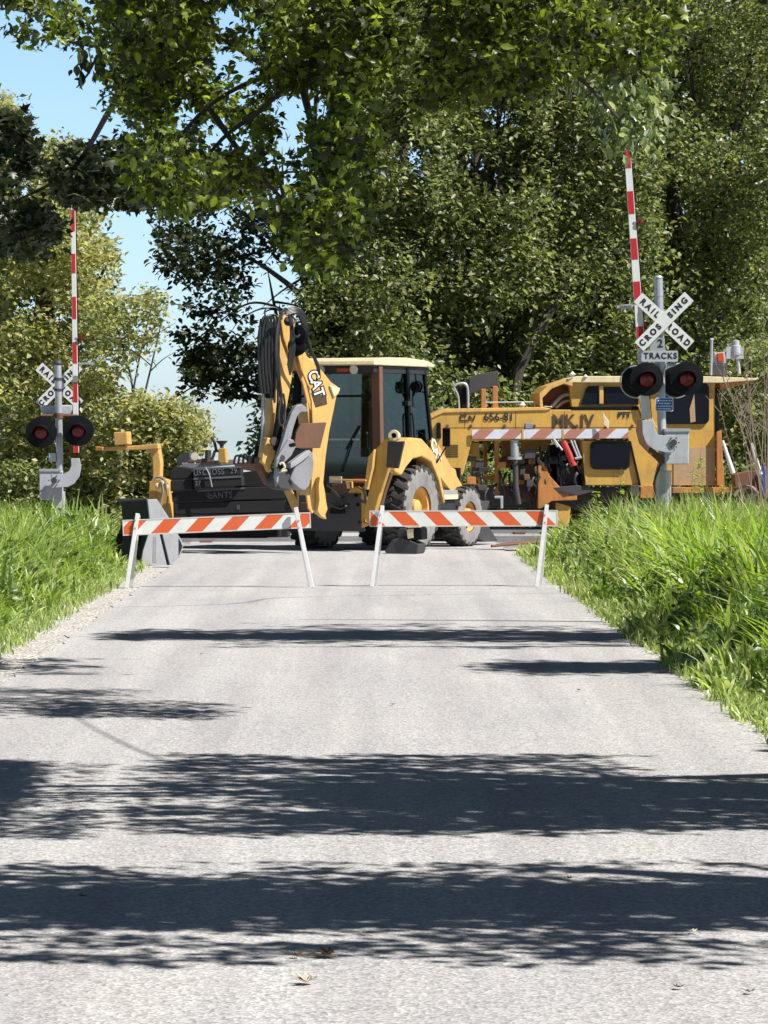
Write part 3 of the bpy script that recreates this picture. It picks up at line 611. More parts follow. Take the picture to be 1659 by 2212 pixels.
# stabiliser legs, folded up
def stab(s):
    d_ = 59.0
    if s > 0:
        q = [(828, 960), (844, 935), (850, 940), (852, 990), (840, 1000), (806, 1118), (796, 1136), (772, 1136), (766, 1122), (778, 1110), (790, 1085)]
        m_ = MB(); m_.plate([(810, 971), (835, 947), (844, 949), (837, 1011), (821, 1062), (801, 1137), (784, 1115), (808, 1011)], 58.95, .14, R(-27)); o = m_.build('stabiliser_leg', M['tamp'], bh, bevel=.012)
        m_ = MB(); m_.plate([(808, 970), (795, 988), (786, 1056), (793, 1058), (804, 1010)], 58.9, .08, R(-27)); m_.build('stabiliser_strut', M['cat'], o, bevel=.008)
        m_ = MB(); m_.plate([(837, 954), (873, 953), (860, 1012), (834, 1010)], 58.8, .05, R(-27)); m_.build('stabiliser_pad', M['darksteel'], o, bevel=.01)
        m_ = MB(); m_.lathe([(.09, -.1), (.1, 0), (.09, .03), (.045, .03), (.04, -.02), (0, -.02)], PX(851, 941, 58.85), Vector((-.3, -1, .1)), 20); m_.build('pivot_eye', M['cream'], o, smooth=True)
        m_ = MB(); m_.lathe([(0, 0), (.045, 0), (.045, .01)], PX(851, 941, 58.80), Vector((-.3, -1, .1)), 16); m_.build('eye_hole', M['blk'], o)
        m_ = MB(); m_.plate([(846, 1020), (831, 1064), (822, 1098), (816, 1086), (835, 1015)], 59.1, .1, R(-27)); m_.build('stabiliser_cylinder', M['rustbrown'], o, bevel=.02)
        m_ = MB(); m_.plate([(752, 1060), (768, 1050), (784, 1060), (790, 1090), (784, 1126), (796, 1132), (780, 1140), (762, 1136), (752, 1110)], 59.2, .12, R(-27)); o2 = m_.build('stabiliser_bracket', M['tamp'], bh, bevel=.012)
        m_ = MB()
        for x, y in ((773, 1090), (769, 1070), (778, 1128)): disc(m_, PX(x, y, 59.17), .035, .03, 14)
        m_.build('pins', M['blk'], o2)
        m_ = MB(); m_.tube([PX(784, 1052, 58.8), PX(790, 1070, 58.7), PX(786, 1085, 58.8), PX(778, 1075, 58.9)], .022, 8, smooth=4); m_.build('hose', M['rubberhose'], o2, smooth=True)
    else:
        m_ = MB(); m_.plate([(604, 1040), (618, 1036), (660, 1112), (650, 1122), (636, 1116)], 60.0, .2, R(-27)); m_.build('stabiliser_leg', M['cat'], bh, bevel=.015)
        m_ = MB(); m_.plate([(638, 1052), (672, 1050), (676, 1086), (642, 1088)], 59.8, .25, R(-27)); m_.build('stabiliser_bracket', M['cat'], bh, bevel=.02)
stab(1); stab(-1)
m_ = MB(); m_.plate([(709, 1112), (800, 1112), (800, 1122), (709, 1122)], 59.45, .12, R(-27)); m_.build('rear_frame_bar', M['cat'], bh, bevel=.008)
m_ = MB(); m_.plate([(712, 1034), (790, 1036), (790, 1040), (712, 1038)], 59.0, .04, R(-27)); m_.build('rear_frame_bar', M['cat'], bh, bevel=.008)
m_ = MB(); m_.tube([PX(716, 1060, 59.4), PX(740, 1075, 59.3), PX(765, 1058, 59.4)], .02, 6, smooth=5); m_.tube([PX(712, 1085, 59.3), PX(735, 1098, 59.2), PX(762, 1085, 59.3)], .025, 6, smooth=5); m_.tube([PX(706, 1048, 59.3), PX(728, 1068, 59.2), PX(745, 1102, 59.3)], .018, 6, smooth=5)
m_.tube([PX(712, 1093, 59.5), PX(752, 1093, 59.5)], .06, 10); m_.build('frame_hoses', M['rubberhose'], bh, smooth=True)
for pts, mt, dd, th in (([(716, 1046), (748, 1042), (752, 1066), (718, 1070)], 'rustbrown', 59.35, .12), ([(726, 1076), (756, 1070), (762, 1090), (730, 1096)], 'darksteel', 59.3, .14), ([(745, 1040), (760, 1040), (764, 1112), (748, 1112)], 'tamp', 59.45, .1), ([(712, 1098), (742, 1096), (742, 1110), (712, 1110)], 'blk', 59.3, .14), ([(648, 1086), (672, 1084), (674, 1100), (650, 1102)], 'rustbrown', 59.6, .1)):
    MB().plate(pts, dd, th, R(-27)).build('frame_bracket', M[mt], bh, bevel=.01)
MB().box(BL(0, 1.14, 1.5), (1.4, .03, .9), m=MBL).build('dark_cab_backing', M['black'], bh)  # black panel added so the cab interior looks dark through the glass
# street pad / blue-grey foot lying at the right rear wheel
m_ = MB(); m_.plate([(830, 1190), (846, 1166), (868, 1160), (896, 1172), (905, 1176), (901, 1194), (892, 1202), (838, 1202)], 58.0, .4, R(-20)); o = m_.build('tool_bucket', M['darksteel'], None, bevel=.02)
bk = thing('spare_bucket', 'small dark steel digging bucket on the road beside the right rear wheel', 'bucket', (PX(866, 1195, 58.0).x, 58.0, 0))
dt = Vector(o.location) - Vector(bk.location); o.parent = bk; o.location = dt; o.name = 'shell'
m_ = MB(); m_.plate([(861, 1142), (877, 1140), (880, 1170), (870, 1174), (858, 1160)], 58.1, .2, R(-20)); m_.build('mounting_ear', M['darksteel'], bk, bevel=.02)
m_ = MB(); m_.plate([(876, 1140), (906, 1137), (911, 1144), (911, 1166), (880, 1168)], 57.95, .3, R(-20)); o2 = m_.build('coupler_block', M['blk'], bk, bevel=.02)
m_ = MB(); m_.plate([(878, 1144), (893, 1142), (892, 1162), (881, 1164)], 57.93, .02, R(-20)); m_.plate([(880, 1137), (905, 1135), (906, 1139), (881, 1141)], 57.9, .1, R(-20)); m_.build('wear_plate', M['cream'], o2)

# ---- boom, stick and curled bucket: one swung plane, its side plates traced in place
YS = R(30)
def arm(pts, nm, mat, d=58.3, th=.05, parent=None, bevel=.01, x0=680):
    m_ = MB(); m_.plate(pts, d, th, YS, x0); return m_.build(nm, M[mat], parent or bh, bevel=bevel)
boomR = [(643, 738), (655, 752), (664, 770), (680, 783), (700, 806), (716, 826), (728, 834), (735, 842), (732, 850), (727, 856), (722, 882), (712, 930), (704, 985), (701, 1020), (697, 1062), (692, 1105), (684, 1112), (676, 1100), (672, 1070), (674, 1000), (676, 940), (673, 868), (664, 830), (650, 796), (644, 770)]
boom = arm(boomR, 'boom', 'cat', 58.2, .05, bevel=.012)
arm([(x - 10, y - 2) for x, y in boomR[:1] + boomR[4:]], 'boom_far_plate', 'cat', 58.62, .05, boom)
# top and bottom flanges closing the box section
arm([(640, 742), (652, 756), (662, 774), (682, 790), (676, 800), (656, 786), (646, 772)], 'boom_upper_web', 'cat', 58.26, .36, boom)
arm([(668, 870), (676, 940), (673, 1000), (671, 1070), (668, 1070), (668, 1000), (670, 940), (662, 872)], 'boom_inner_web', 'cat', 58.26, .36, boom)
arm([(712, 832), (736, 838), (731, 850), (722, 860)], 'boom_horn', 'cream', 58.16, .1, boom, .02)
arm([(606, 690), (622, 676), (636, 690), (644, 745), (640, 775), (650, 800), (642, 800), (626, 770), (612, 730)], 'boom_nose', 'cat', 58.3, .3, boom, .02)
pts = [(691, 1030), (697, 1035), (703, 1066), (705, 1084), (708, 1100), (703, 1112), (706, 1122), (694, 1116), (686, 1104), (690, 1080), (688, 1050)]
arm(pts, 'boom_cylinder_mount', 'cat', 58.05, .12, boom, .01)
# logo on the boom
def boom_text():
    c_ = None; t = math.tan(YS); X0 = (680 - CX) * 58.2 / FPX; k = (679 - CX) / FPX; Y = (58.2 - X0 * t) / (1 - k * t)
    def pt(px, py):
        k = (px - CX) / FPX; Y = (58.2 - X0 * t) / (1 - k * t); return Vector((k * Y, Y, EYE + (HY - py) * Y / FPX))
    nrm = Vector((-math.sin(YS), math.cos(YS), 0)) * -1
    p = pt(682, 829) + nrm * .006
    ux = (pt(690, 855) - pt(672, 795)).normalized(); uy = nrm.cross(ux)
    def Mt(p_): return Matrix.Translation(p_) @ Matrix((ux, uy, nrm)).transposed().to_4x4()
    text('CAT', 'logo_outline', M['blk'], boom, Mt(p - nrm * .003), .28, .001, .82, bold=.03)
    text('CAT', 'logo_lettering', M['white'], boom, Mt(p), .28, .001, .82, bold=.006)
    tri = MB(); q = pt(690, 858)
    tri.prism([q + ux * a + uy * b_ + nrm * .001 for a, b_ in ((-.12, -.13), (.14, -.13), (.16, .10), (.02, .13))], nrm * .003); tri.build('logo_triangle', M['inkfade'], boom)
boom_text()
# stick: box section standing left of the boom
stick = arm([(604, 712), (616, 690), (626, 700), (634, 760), (634, 800), (622, 870), (612, 930), (606, 962), (596, 966), (584, 960), (580, 940), (586, 880), (594, 820), (600, 760)], 'stick', 'cat', 58.35, .26, bevel=.02)
arm([(600, 700), (604, 700), (600, 800), (590, 880), (580, 940), (570, 990), (566, 985), (574, 930), (584, 860), (592, 790)], 'stick_rear_plate', 'cat', 58.6, .15, stick, .01)
arm([(578, 945), (592, 948), (597, 960), (594, 985), (586, 1005), (580, 1020), (574, 1006), (566, 998), (568, 978)], 'stick_nose', 'cat', 58.2, .16, stick, .015)
arm([(560, 988), (572, 986), (590, 1022), (598, 1040), (592, 1052), (580, 1046), (562, 1012)], 'stick_link', 'rustbrown', 58.3, .2, stick, .02)
arm([(604, 870), (616, 872), (612, 930), (604, 968), (596, 974), (594, 950), (600, 910)], 'bucket_cylinder', 'blk', 58.1, .12, stick, .02)
def rnd(x, y, r, d, mb, ax=(.5, -.86, 0), th=.05, n=16): return mb.lathe([(0, 0), (r, 0), (r, th), (0, th)], PX(x, y, d), ax, n)
m_ = MB(); rnd(590, 953, .07, 57.72, m_); rnd(622, 694, .08, 57.85, m_); m_.build('pivot_pins', M['darksteel'], stick)
bkt = arm([(627, 1034), (640, 1002), (652, 990), (668, 984), (676, 976), (678, 1000), (676, 1024), (668, 1050), (658, 1060), (648, 1056), (634, 1044)], 'bucket', 'steel', 57.9, .55, bevel=.015)
arm([(628, 1000), (652, 982), (668, 972), (674, 978), (664, 988), (640, 1006), (628, 1012)], 'bucket_lip', 'brightsteel', 57.85, .6, bkt, .01)
arm([(650, 915), (706, 912), (692, 968), (634, 968), (640, 935)], 'bucket_floor_plate', 'rustbrown', 57.95, .06, bkt, .01)
arm([(622, 972), (668, 970), (660, 984), (638, 996), (616, 1000)], 'bucket_mouth', 'blk', 57.98, .5, bkt)
arm([(630, 892), (640, 876), (652, 873), (662, 880), (666, 890), (650, 890), (642, 900), (634, 925), (628, 950), (618, 975), (604, 1000), (596, 1004), (600, 985), (612, 950), (620, 920)], 'bucket_link', 'steel', 57.85, .1, bkt, .012)
arm([(598, 990), (610, 970), (624, 948), (634, 950), (640, 964), (630, 984), (614, 1000), (604, 1010), (602, 1040), (598, 1052), (594, 1030), (596, 1010)], 'tipping_link', 'steel', 57.8, .06, bkt, .012)
m_ = MB(); rnd(632, 961, .035, 57.42, m_); rnd(627, 962, .03, 57.42, m_); rnd(606, 1006, .06, 57.42, m_); m_.build('link_pins', M['blk'], bkt)
m_ = MB(); m_.tube([PX(604, 1003, 57.35), PX(611, 1000, 57.35), PX(615, 1010, 57.35), PX(608, 1018, 57.35), PX(620, 1016, 57.35)], .022, 6, smooth=4); m_.build('coupler_hook', M['cream'], bkt, smooth=True)
arm([(600, 1020), (620, 1014), (634, 1040), (626, 1060), (606, 1056), (596, 1044)], 'coupler', 'darksteel', 57.95, .4, bkt, .02)
# hoses over the boom head
rr_ = random.Random(3)
hs = MB()
def hose(pp, r=.021): hs.tube([PX(x, y, d - .1 + .0045 * min(x - 690, 0)) for x, y, d in pp], r, 7, smooth=6)
for k in range(5):
    j = rr_.uniform(-7, 7); hose([(608 + j, 845 + 8 * k, 58.1), (600 + j, 790, 57.9), (598 + j * .5, 730 + 2 * k, 57.9), (606 + j, 690 - 3 * k, 57.95), (616 + k, 676 - 2 * k, 58.0), (626 + k, 690 + 2 * k, 58), (628 + 2 * k, 730 + 6 * k, 58.0), (622 + k, 790 + 5 * k, 58.05)], .019)
for k in range(5):
    hose([(618, 668 + k * 3, 58.0), (636 + k, 664 + k * 3, 58.0), (654 - k, 674 + k * 4, 58.0), (662 - k, 700 + k * 3, 58.0), (668 + k, 745 + 2 * k, 58.05), (684 + k, 790, 58.1), (690, 810, 58.15)], .018)
for k in range(4):
    x = 563 + 7 * k; hose([(x + 3, 850, 58.4), (x - 3, 790, 58.3), (x - 2, 720, 58.3), (x + 4, 690 - 2 * k, 58.3), (x + 14, 686, 58.3), (x + 18, 730, 58.3), (x + 16, 850 + 10 * k, 58.4)], .021)
hose([(575, 690, 58.2), (572, 672, 58.2), (582, 664, 58.2), (600, 668, 58.2), (610, 690, 58.2)], .014)
hose([(606, 860, 57.9), (602, 900, 57.85), (606, 918, 57.85), (614, 912, 57.85), (616, 880, 57.9), (612, 850, 57.9)], .018)
hose([(640, 690, 58), (634, 705, 57.9), (634, 722, 57.9), (642, 728, 57.9), (650, 720, 58)], .02)
hs.build('hydraulic_hoses', M['rubberhose'], boom, smooth=True)
m_ = MB(); m_.tube([PX(570, 850, 57.9), PX(566, 730, 57.9), PX(572, 690, 57.9)], .085, 10); m_.tube([PX(585, 860, 58.0), PX(582, 740, 58.0), PX(586, 695, 58.0)], .09, 10); m_.tube([PX(594, 830, 58.1), PX(594, 700, 58.1)], .07, 10)
m_.build('stick_cylinder', M['blk'], stick, smooth=True)
m_ = MB(); m_.tube([PX(566, 990, 57.95), PX(569, 850, 57.95)], .03, 10); m_.tube([PX(560, 985, 58.0), PX(572, 990, 57.95)], .05, 8); m_.build('cylinder_rod', M['galv'], stick, smooth=True)
m_ = MB(); m_.lathe([(0, -.1), (.14, -.06), (.16, 0), (.14, .06), (0, .1)], PX(649, 722, 57.75), (-.5, -.86, 0), 18); m_.lathe([(.0, -.1), (.15, -.08), (.17, 0), (.0, .1)], PX(640, 748, 57.78), (-.5, -.86, 0), 18); m_.build('swivel_fitting', M['blk'], boom, smooth=True)
m_ = MB(); m_.plate([(545, 1000), (562, 940), (568, 945), (570, 995), (562, 1002)], 59.2, .05, YS); m_.build('hose_guard', M['blk'], stick, bevel=.01)

# ================================================================ BIG STEEL BUCKET ON THE LEFT
BD = 53.0
gb = thing('loader_bucket', 'large black steel bucket with pale grey end plates, resting at the grassy road edge', 'bucket', (PX(335, 1222, BD).x, BD, 0))
ax_ = Vector((-.86, .5, -.07)).normalized(); nd = Vector((ax_.y, -ax_.x, 0))
def gq(pts, off, th, nm, mat, par=gb, bevel=.008):
    v_ = []
    for x, y in pts: v_.append(PX(x, y, BD - .2))
    return MB().prism([p + Vector(off) for p in v_], ax_ * th).build(nm, M[mat], par, bevel=bevel)
EY = R(38)
def gplate(pts, d, th, nm, mat, par=gb, yaw=EY, x0=335, bevel=.006): return MB().plate(pts, d, th, yaw, x0).build(nm, M[mat], par, bevel=bevel)
body = MB().prism([PX(x, y, BD) for x, y in [(318, 1080), (340, 1079), (362, 1112), (392, 1170), (396, 1180), (386, 1206), (366, 1221), (290, 1222), (300, 1180), (312, 1150), (322, 1121)]], ax_ * .5).build('bucket_shell', M['black'], gb, bevel=.02)
gplate([(318.7, 1079), (339, 1078), (365, 1118), (380, 1150), (332, 1150), (323, 1119)], BD - .12, .05, 'upper_end_plate', 'brightsteel', yaw=R(22))
lo = gplate([(322, 1150), (344, 1150), (361, 1222), (304, 1222), (309, 1190)], BD - .16, .05, 'lower_end_plate', 'brightsteel', yaw=R(22))
gplate([(350, 1150), (382, 1150), (397, 1175), (389, 1204), (367, 1219)], BD - .14, .05, 'side_cutter', 'brightsteel', yaw=R(22))
gplate([(331, 1160), (338, 1160), (337, 1215), (330, 1215)], BD - .165, .004, 'scrape_mark', 'steel', lo, yaw=R(22), bevel=0)
m_ = MB(); m_.prism([PX(x, y, BD - .02) for x, y in [(266, 1150), (308, 1150), (300, 1190), (296, 1222), (258, 1222)]], ax_ * .12); m_.build('bucket_back', M['blk'], gb, bevel=.02)
m_ = MB(); m_.tube([PX(318, 1079, BD), PX(318, 1079, BD) + ax_ * .52], .03, 8); m_.build('bucket_rim', M['darksteel'], gb, smooth=True)

# ================================================================ CROSSING PANELS (black timbers chalked with notes)
def timber(pts, d, th, label, nm='crossing_timber', yaw=R(-6), chalk=None, mat='tie', edge=True):
    cx = sum(p[0] for p in pts) / len(pts)
    o = thing(nm, label, 'timber', (PX(cx, 1100, d).x, d, 0), 'stacked black crossing timbers')
    m_ = MB().plate(pts, d, th, yaw); pt = m_.build('timber_body', M[mat], o, bevel=.015)
    if edge:
        a, b_ = pts[0], pts[1]; m_ = MB().plate([(a[0] + 1, a[1] - .5), (b_[0] - 1, b_[1] - .5), (b_[0] - 1, b_[1] + 3.5), (a[0] + 1, a[1] + 3.5)], d - .012, .05, yaw, cx); m_.build('pale_top_edge', M['tieedge'], o)  # paler strip along the top front edge
    if chalk:
        for s, x, y, sz in chalk:
            t_ = math.tan(yaw); X0 = (cx - CX) * d / FPX; k = (x - CX) / FPX; Y = (d - X0 * t_) / (1 - k * t_); nrm = Vector((math.sin(yaw), -math.cos(yaw), 0))
            p_ = Vector((k * Y, Y, EYE + (HY - y) * Y / FPX)) + nrm * .016
            text(s, 'chalk_writing', M['chalk'], pt, face_cam(p_, R(2), yaw), sz, .001, .85, spacing=1.1)
    return o
TD = 65.0
timber([(417, 1012), (520, 1007), (520, 1026), (417, 1031)], TD - .1, .35, 'black timber chalked US CROSS 29, top of the stack', chalk=[('US', 427, 1022, .15), ('CROSS', 461, 1020, .15), ('29', 505, 1017, .15)])
timber([(417, 1033), (522, 1028), (523, 1050), (418, 1055)], TD - .1, .35, 'black timber with a pale edge, second from the top of the stack', chalk=[('27', 428, 1044, .12)])
timber([(366, 1018), (385, 1008), (415, 1012), (415, 1034), (366, 1036)], TD + .1, .5, 'short black timber end at the top of the stack beside the yellow post', edge=False)
timber([(368, 1038), (415, 1036), (415, 1058), (368, 1062)], TD + .05, .5, 'short black timber end below the topmost end', edge=False)
timber([(426, 1059), (530, 1053), (612, 1050), (618, 1078), (530, 1080), (372, 1085), (370, 1064)], TD, .4, 'long black timber chalked LANTS in the middle of the stack', chalk=[('LANTS', 476, 1070, .17), ('C4', 452, 1070, .1)])
timber([(374, 1087), (530, 1082), (620, 1080), (626, 1106), (376, 1112)], TD, .4, 'long black timber above the lowest one in the stack', edge=False, chalk=[('II', 515, 1096, .12)])
timber([(378, 1114), (628, 1108), (630, 1134), (380, 1138)], TD, .45, 'long black timber behind the barricade rail, near the bottom of the stack', edge=False)
timber([(382, 1140), (600, 1136), (600, 1160), (384, 1168)], TD + .3, .45, 'lowest black timber of the stack, on the road', edge=False)
timber([(524, 1020), (560, 1015), (590, 1034), (600, 1052), (526, 1052)], TD + .2, .5, 'dark slanting timber end beside the folded digging arm', edge=False)
timber([(372, 1030), (600, 1024), (622, 1060), (622, 1160), (376, 1164)], TD + .75, .4, 'black backing slab added behind the stack to darken its gaps', edge=False)  # dark backing added so the gaps between timbers look black
sr = thing('strap', 'pale strap tied round the top of the black timber stack', 'strap', (PX(448, 1000, TD).x, TD, 0))
m_ = MB(); m_.tube([PX(444, 1009, TD - .14), PX(452, 1024, TD - .14), PX(458, 1052, TD - .14)], .014, 6); m_.build('strap_band', M['strap'], sr)

# ================================================================ YELLOW TRACK CRANE BEHIND THE STACK
KD = 69.0
kc = thing('track_crane', 'yellow track machine with an overhead beam and box, behind the black timbers', 'rail vehicle', (PX(335, 1100, KD).x, KD, 0))
def kp(pts, nm, mat, d=KD, th=.25, par=kc, yaw=R(-10), bevel=.015): return MB().plate(pts, d, th, yaw).build(nm, M[mat], par, bevel=bevel)
kp([(213, 966), (300, 962), (341, 958), (342, 970), (300, 972), (213, 974)], 'overhead_beam', 'cat')
kp([(318, 970), (342, 966), (347, 1000), (345, 1060), (330, 1062), (330, 1010), (328, 985)], 'post', 'cat')
o = kp([(245, 934), (274, 932), (276, 960), (247, 962)], 'control_box', 'cat', KD - .1, .35)
kp([(205, 964), (222, 966), (222, 974), (206, 974)], 'beam_end', 'orange')
kp([(322, 1040), (345, 1034), (364, 1042), (369, 1096), (372, 1130), (320, 1130)], 'base_frame', 'tamp', KD - .1, .6)
kp([(300, 1130), (380, 1130), (380, 1160), (300, 1160)], 'undercarriage', 'blk', KD, .9)
m_ = MB(); m_.tube([PX(330, 1038, KD - .2), PX(340, 1030, KD - .2), PX(352, 1034, KD - .2), PX(362, 1046, KD - .2)], .03, 7, smooth=5); m_.tube([PX(348, 1040, KD - .25), PX(352, 1062, KD - .25), PX(346, 1090, KD - .25)], .025, 7, smooth=5); m_.tube([PX(357, 1042, KD - .25), PX(362, 1070, KD - .25), PX(360, 1095, KD - .25)], .02, 7, smooth=5)
m_.build('hoses', M['drytwig'], kc, smooth=True)
for x, y in ((350, 1044), (358, 1052), (340, 1050)):
    m_ = MB(); m_.lathe([(0, -.05), (.06, -.02), (.06, .04), (0, .05)], PX(x, y, KD - .2), (0, 1, .2), 12); m_.build('valve', M['cream'], kc, smooth=True)
# flat machine deck seen over the timbers
kp([(392, 1000), (505, 992), (508, 1003), (392, 1014)], 'deck', 'steel', 67.5, 1.0)
kp([(405, 995), (440, 990), (462, 994), (462, 999), (405, 1001)], 'deck_rail', 'rustbrown', 67.3, .1)
kp([(380, 990), (395, 978), (408, 975), (414, 1000), (384, 1006)], 'dark_hood', 'darksteel', 67.8, .4)
m_ = MB(); disc(m_, PX(420.5, 985.5, 67.0), .075, .05, 20); m_.tube([PX(420.5, 990, 67.05), PX(421, 1002, 67.05)], .014, 6); m_.build('round_mirror', M['lampwhite'], kc)
kp([(472, 968), (486, 968), (489, 1000), (471, 1000)], 'beacon_base', 'tamp', 67.2, .2)
m_ = MB(); m_.lathe([(.03, -.12), (.04, 0), (.1, .06), (.12, .09), (0, .05)], PX(479, 962, 67.3), (0, 0, 1), 14); m_.tube([PX(467, 974, 67.3), PX(465, 962, 67.3), PX(461, 950, 67.3), PX(456, 944, 67.3)], .028, 8, smooth=4)
m_.tube([PX(448, 998, 67.3), PX(450, 972, 67.3)], .06, 8); m_.tube([PX(456, 998, 67.3), PX(464, 975, 67.3), PX(472, 974, 67.3)], .03, 8); m_.build('exhaust_stack', M['darksteel'], kc, smooth=True)
m_ = MB()
for k in range(5): m_.tube([PX(505 + 10 * k, 1003, 66), PX(510 + 9 * k, 985 - 2 * (k % 3), 66), PX(526 + 8 * k, 988 + 2 * k, 66), PX(545 + 6 * k, 1000, 66)], .022, 7, smooth=5)
m_.build('hose_bundle', M['rubberhose'], kc, smooth=True)
kp([(505, 1000), (560, 996), (572, 1010), (598, 1046), (584, 1050), (560, 1020), (508, 1012)], 'hose_tray', 'rustbrown', 66.2, .3)

# ================================================================ TAMPER
HD = 71.0; HYW = R(3)
tm = thing('track_tamper', 'long yellow railway tamping machine lettered MK IV with a red and white striped board', 'rail vehicle', (PX(1300, 1100, HD).x, HD, 0))
def H(p): return [(898 + .4587 * x, 731.7 + .4587 * y) for x, y in p]
def hp(pts, nm, mat, dd=0.0, th=.12, par=None, bevel=.012): return MB().plate(H(pts), HD + dd, th, HYW, 1300).build(nm, M[mat], par or tm, bevel=bevel)
def hpt(x, y, dd=0.0):
    X, Y = H([(x, y)])[0]; t = math.tan(HYW); X0 = (1300 - CX) * (HD + dd) / FPX; k = (X - CX) / FPX; q = (HD + dd - X0 * t) / (1 - k * t); return Vector((k * q, q, EYE + (HY - Y) * q / FPX))
beam = hp([(70, 372), (130, 346), (330, 336), (620, 334), (1050, 336), (1090, 470), (1140, 580), (1112, 700), (1050, 700), (1040, 660), (1000, 470), (265, 482), (244, 560), (222, 640), (180, 660), (120, 640), (80, 470)], 'main_frame', 'tamp', 0, .35)
hp([(70, 360), (130, 330), (600, 322), (640, 330), (620, 337), (130, 349), (72, 376)], 'frame_top', 'cat', -.03, 1.6, beam)
hp([(780, 480), (1010, 480), (1052, 690), (800, 690)], 'operator_cab', 'tamp', .05, 1.6)
hp([(1004, 482), (1014, 480), (1062, 690), (1050, 692)], 'door_seal', 'blk', -.01, .03)
hp(rrect(822, 482, 1008, 616, 26), 'cab_window', 'darkglass', -.02, .05, bevel=0)
brd = MB(); brd.box((0, 0, 0), ((hpt(1000, 447) - hpt(266, 447)).length, .02, (hpt(600, 427) - hpt(600, 471)).length))
bo = brd.build('warning_board', striped('faded_warning_stripes', (.62, .64, .72), (.42, .17, .13), -1.1, .62, 0, dirt=.4), None, bevel=0); bo.parent = tm; bo.location = (hpt(266, 449, -.06) + hpt(1000, 447, -.06)) / 2 - wloc(tm); bo.rotation_euler = (0, R(-.3), HYW)
for x in (500, 690): hp([(x, 426), (x + 8, 426), (x + 8, 472), (x, 472)], 'board_joint', 'tamp', -.08, .01, bevel=0)
# upper cab
uc = hp([(722, 200), (1410, 200), (1410, 690), (1140, 690), (1140, 560), (1100, 420), (1050, 330), (735, 322)], 'cab_body', 'tamp', .25, 2.2)
hp([(716, 192), (760, 176), (1080, 176), (1340, 176), (1620, 186), (1600, 196), (1440, 208), (716, 206)], 'cab_roof', 'cream', .1, 2.5)
hp([(1430, 206), (1600, 198), (1560, 210), (1460, 238), (1436, 236)], 'roof_overhang', 'orange', .2, 2.2)
hp([(582, 258), (620, 222), (716, 188), (738, 204), (738, 225), (700, 212), (640, 236), (596, 280), (600, 330), (584, 318)], 'hood_shell', 'cat', .1, 2.0)
hp([(596, 280), (640, 238), (700, 214), (736, 226), (742, 332), (600, 332)], 'hood_interior', 'rustbrown', .6, .8)
m_ = MB(); m_.tube([hpt(640, 320, .4), hpt(690, 270, .4), hpt(735, 262, .4)], .04, 8, smooth=4); m_.tube([hpt(660, 325, .4), hpt(700, 296, .4), hpt(740, 290, .4)], .03, 8, smooth=4); m_.build('hood_pipes', M['steel'], tm, smooth=True)
hp([(782, 306), (800, 240), (812, 224), (862, 222), (862, 308), (790, 310)], 'upper_window', 'darkglass', .20, .05, bevel=0)
hp([(886, 226), (1046, 226), (1050, 308), (886, 308)], 'upper_window', 'darkglass', .20, .05, bevel=0)
hp([(864, 222), (884, 222), (884, 308), (864, 308)], 'window_post', 'cat', .17, .05)
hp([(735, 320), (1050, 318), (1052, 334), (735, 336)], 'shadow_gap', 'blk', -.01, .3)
hp([(1050, 270), (1068, 270), (1128, 400), (1140, 420), (1118, 424), (1060, 330)], 'diagonal_brace', 'cat', -.1, .1)
hp(rrect(1160, 208, 1382, 402, 26), 'side_window', 'darkglass', .20, .06, bevel=0)
hp([(1290, 330), (1312, 260), (1318, 390), (1294, 395)], 'inside_panel', 'tan', .195, .008, bevel=0)
hp([(1215, 515), (1408, 508), (1408, 690), (1215, 690)], 'faded_panel', 'tan', .23, .03, bevel=0)
hp([(1412, 230), (1430, 230), (1432, 480), (1414, 480)], 'door_edge', 'blk', .22, .1)
hp([(1418, 440), (1440, 430), (1446, 560), (1456, 700), (1456, 740), (1418, 740)], 'corner_post', 'orange', .1, .15)
hp([(1210, 700), (1520, 700), (1520, 726), (1210, 728)], 'footplate', 'orange', -.05, .3)
hp([(1080, 690), (1140, 690), (1140, 750), (1056, 752), (1060, 700)], 'step', 'orange', -.05, .3)
hp([(1140, 705), (1200, 705), (1200, 740), (1140, 740)], 'sign_board', 'white', -.08, .02)
# roof equipment
hp([(1398, 118), (1464, 118), (1468, 172), (1392, 174)], 'roof_box', 'darksteel', .3, .4)
rl_ = hp([(1406, 66), (1456, 62), (1460, 116), (1410, 118)], 'roof_beacon', 'greybox', .4, .3)
hp([(1420, 68), (1450, 66), (1452, 108), (1422, 110)], 'beacon_lens', 'amber', .37, .05, rl_)
m_ = MB(); m_.tube([hpt(1390, 172, .3), hpt(1394, 2, .3)], .03, 8); m_.tube([hpt(1388, 4, .3), hpt(1404, 4, .3)], .03, 8); m_.build('antenna_pole', M['galv'], tm, smooth=True)
m_ = MB(); m_.lathe([(0, 0), (.1, .0), (.1, .18), (.05, .2), (0, .2)], hpt(1508, 75, .5), (0, 0, 1), 14); m_.tube([hpt(1524, 165, .5), hpt(1514, 75, .5)], .035, 8); m_.box(hpt(1503, 66, .5), (.36, .1, .25)); m_.lathe([(0, 0), (.07, .0), (.07, .12), (0, .14)], hpt(1508, 36, .5), (0, 0, 1), 12); m_.build('roof_lamp_stand', M['greybox'], tm)
for x, y, r_ in ((738, 168, .07), (800, 178, .05), (1480, 160, .04), (1270, 176, .05), (1560, 174, .03), (503, 312, .07)):
    m_ = MB(); m_.lathe([(0, -r_), (r_, 0), (0, r_)], hpt(x, y, .1), (0, 0, 1), 12); m_.build('marker_lamp', M['lampwhite'], tm, smooth=True)
hp([(600, 322), (605, 316), (640, 318), (645, 324)], 'lamp_mount', 'galv', 0, .1)
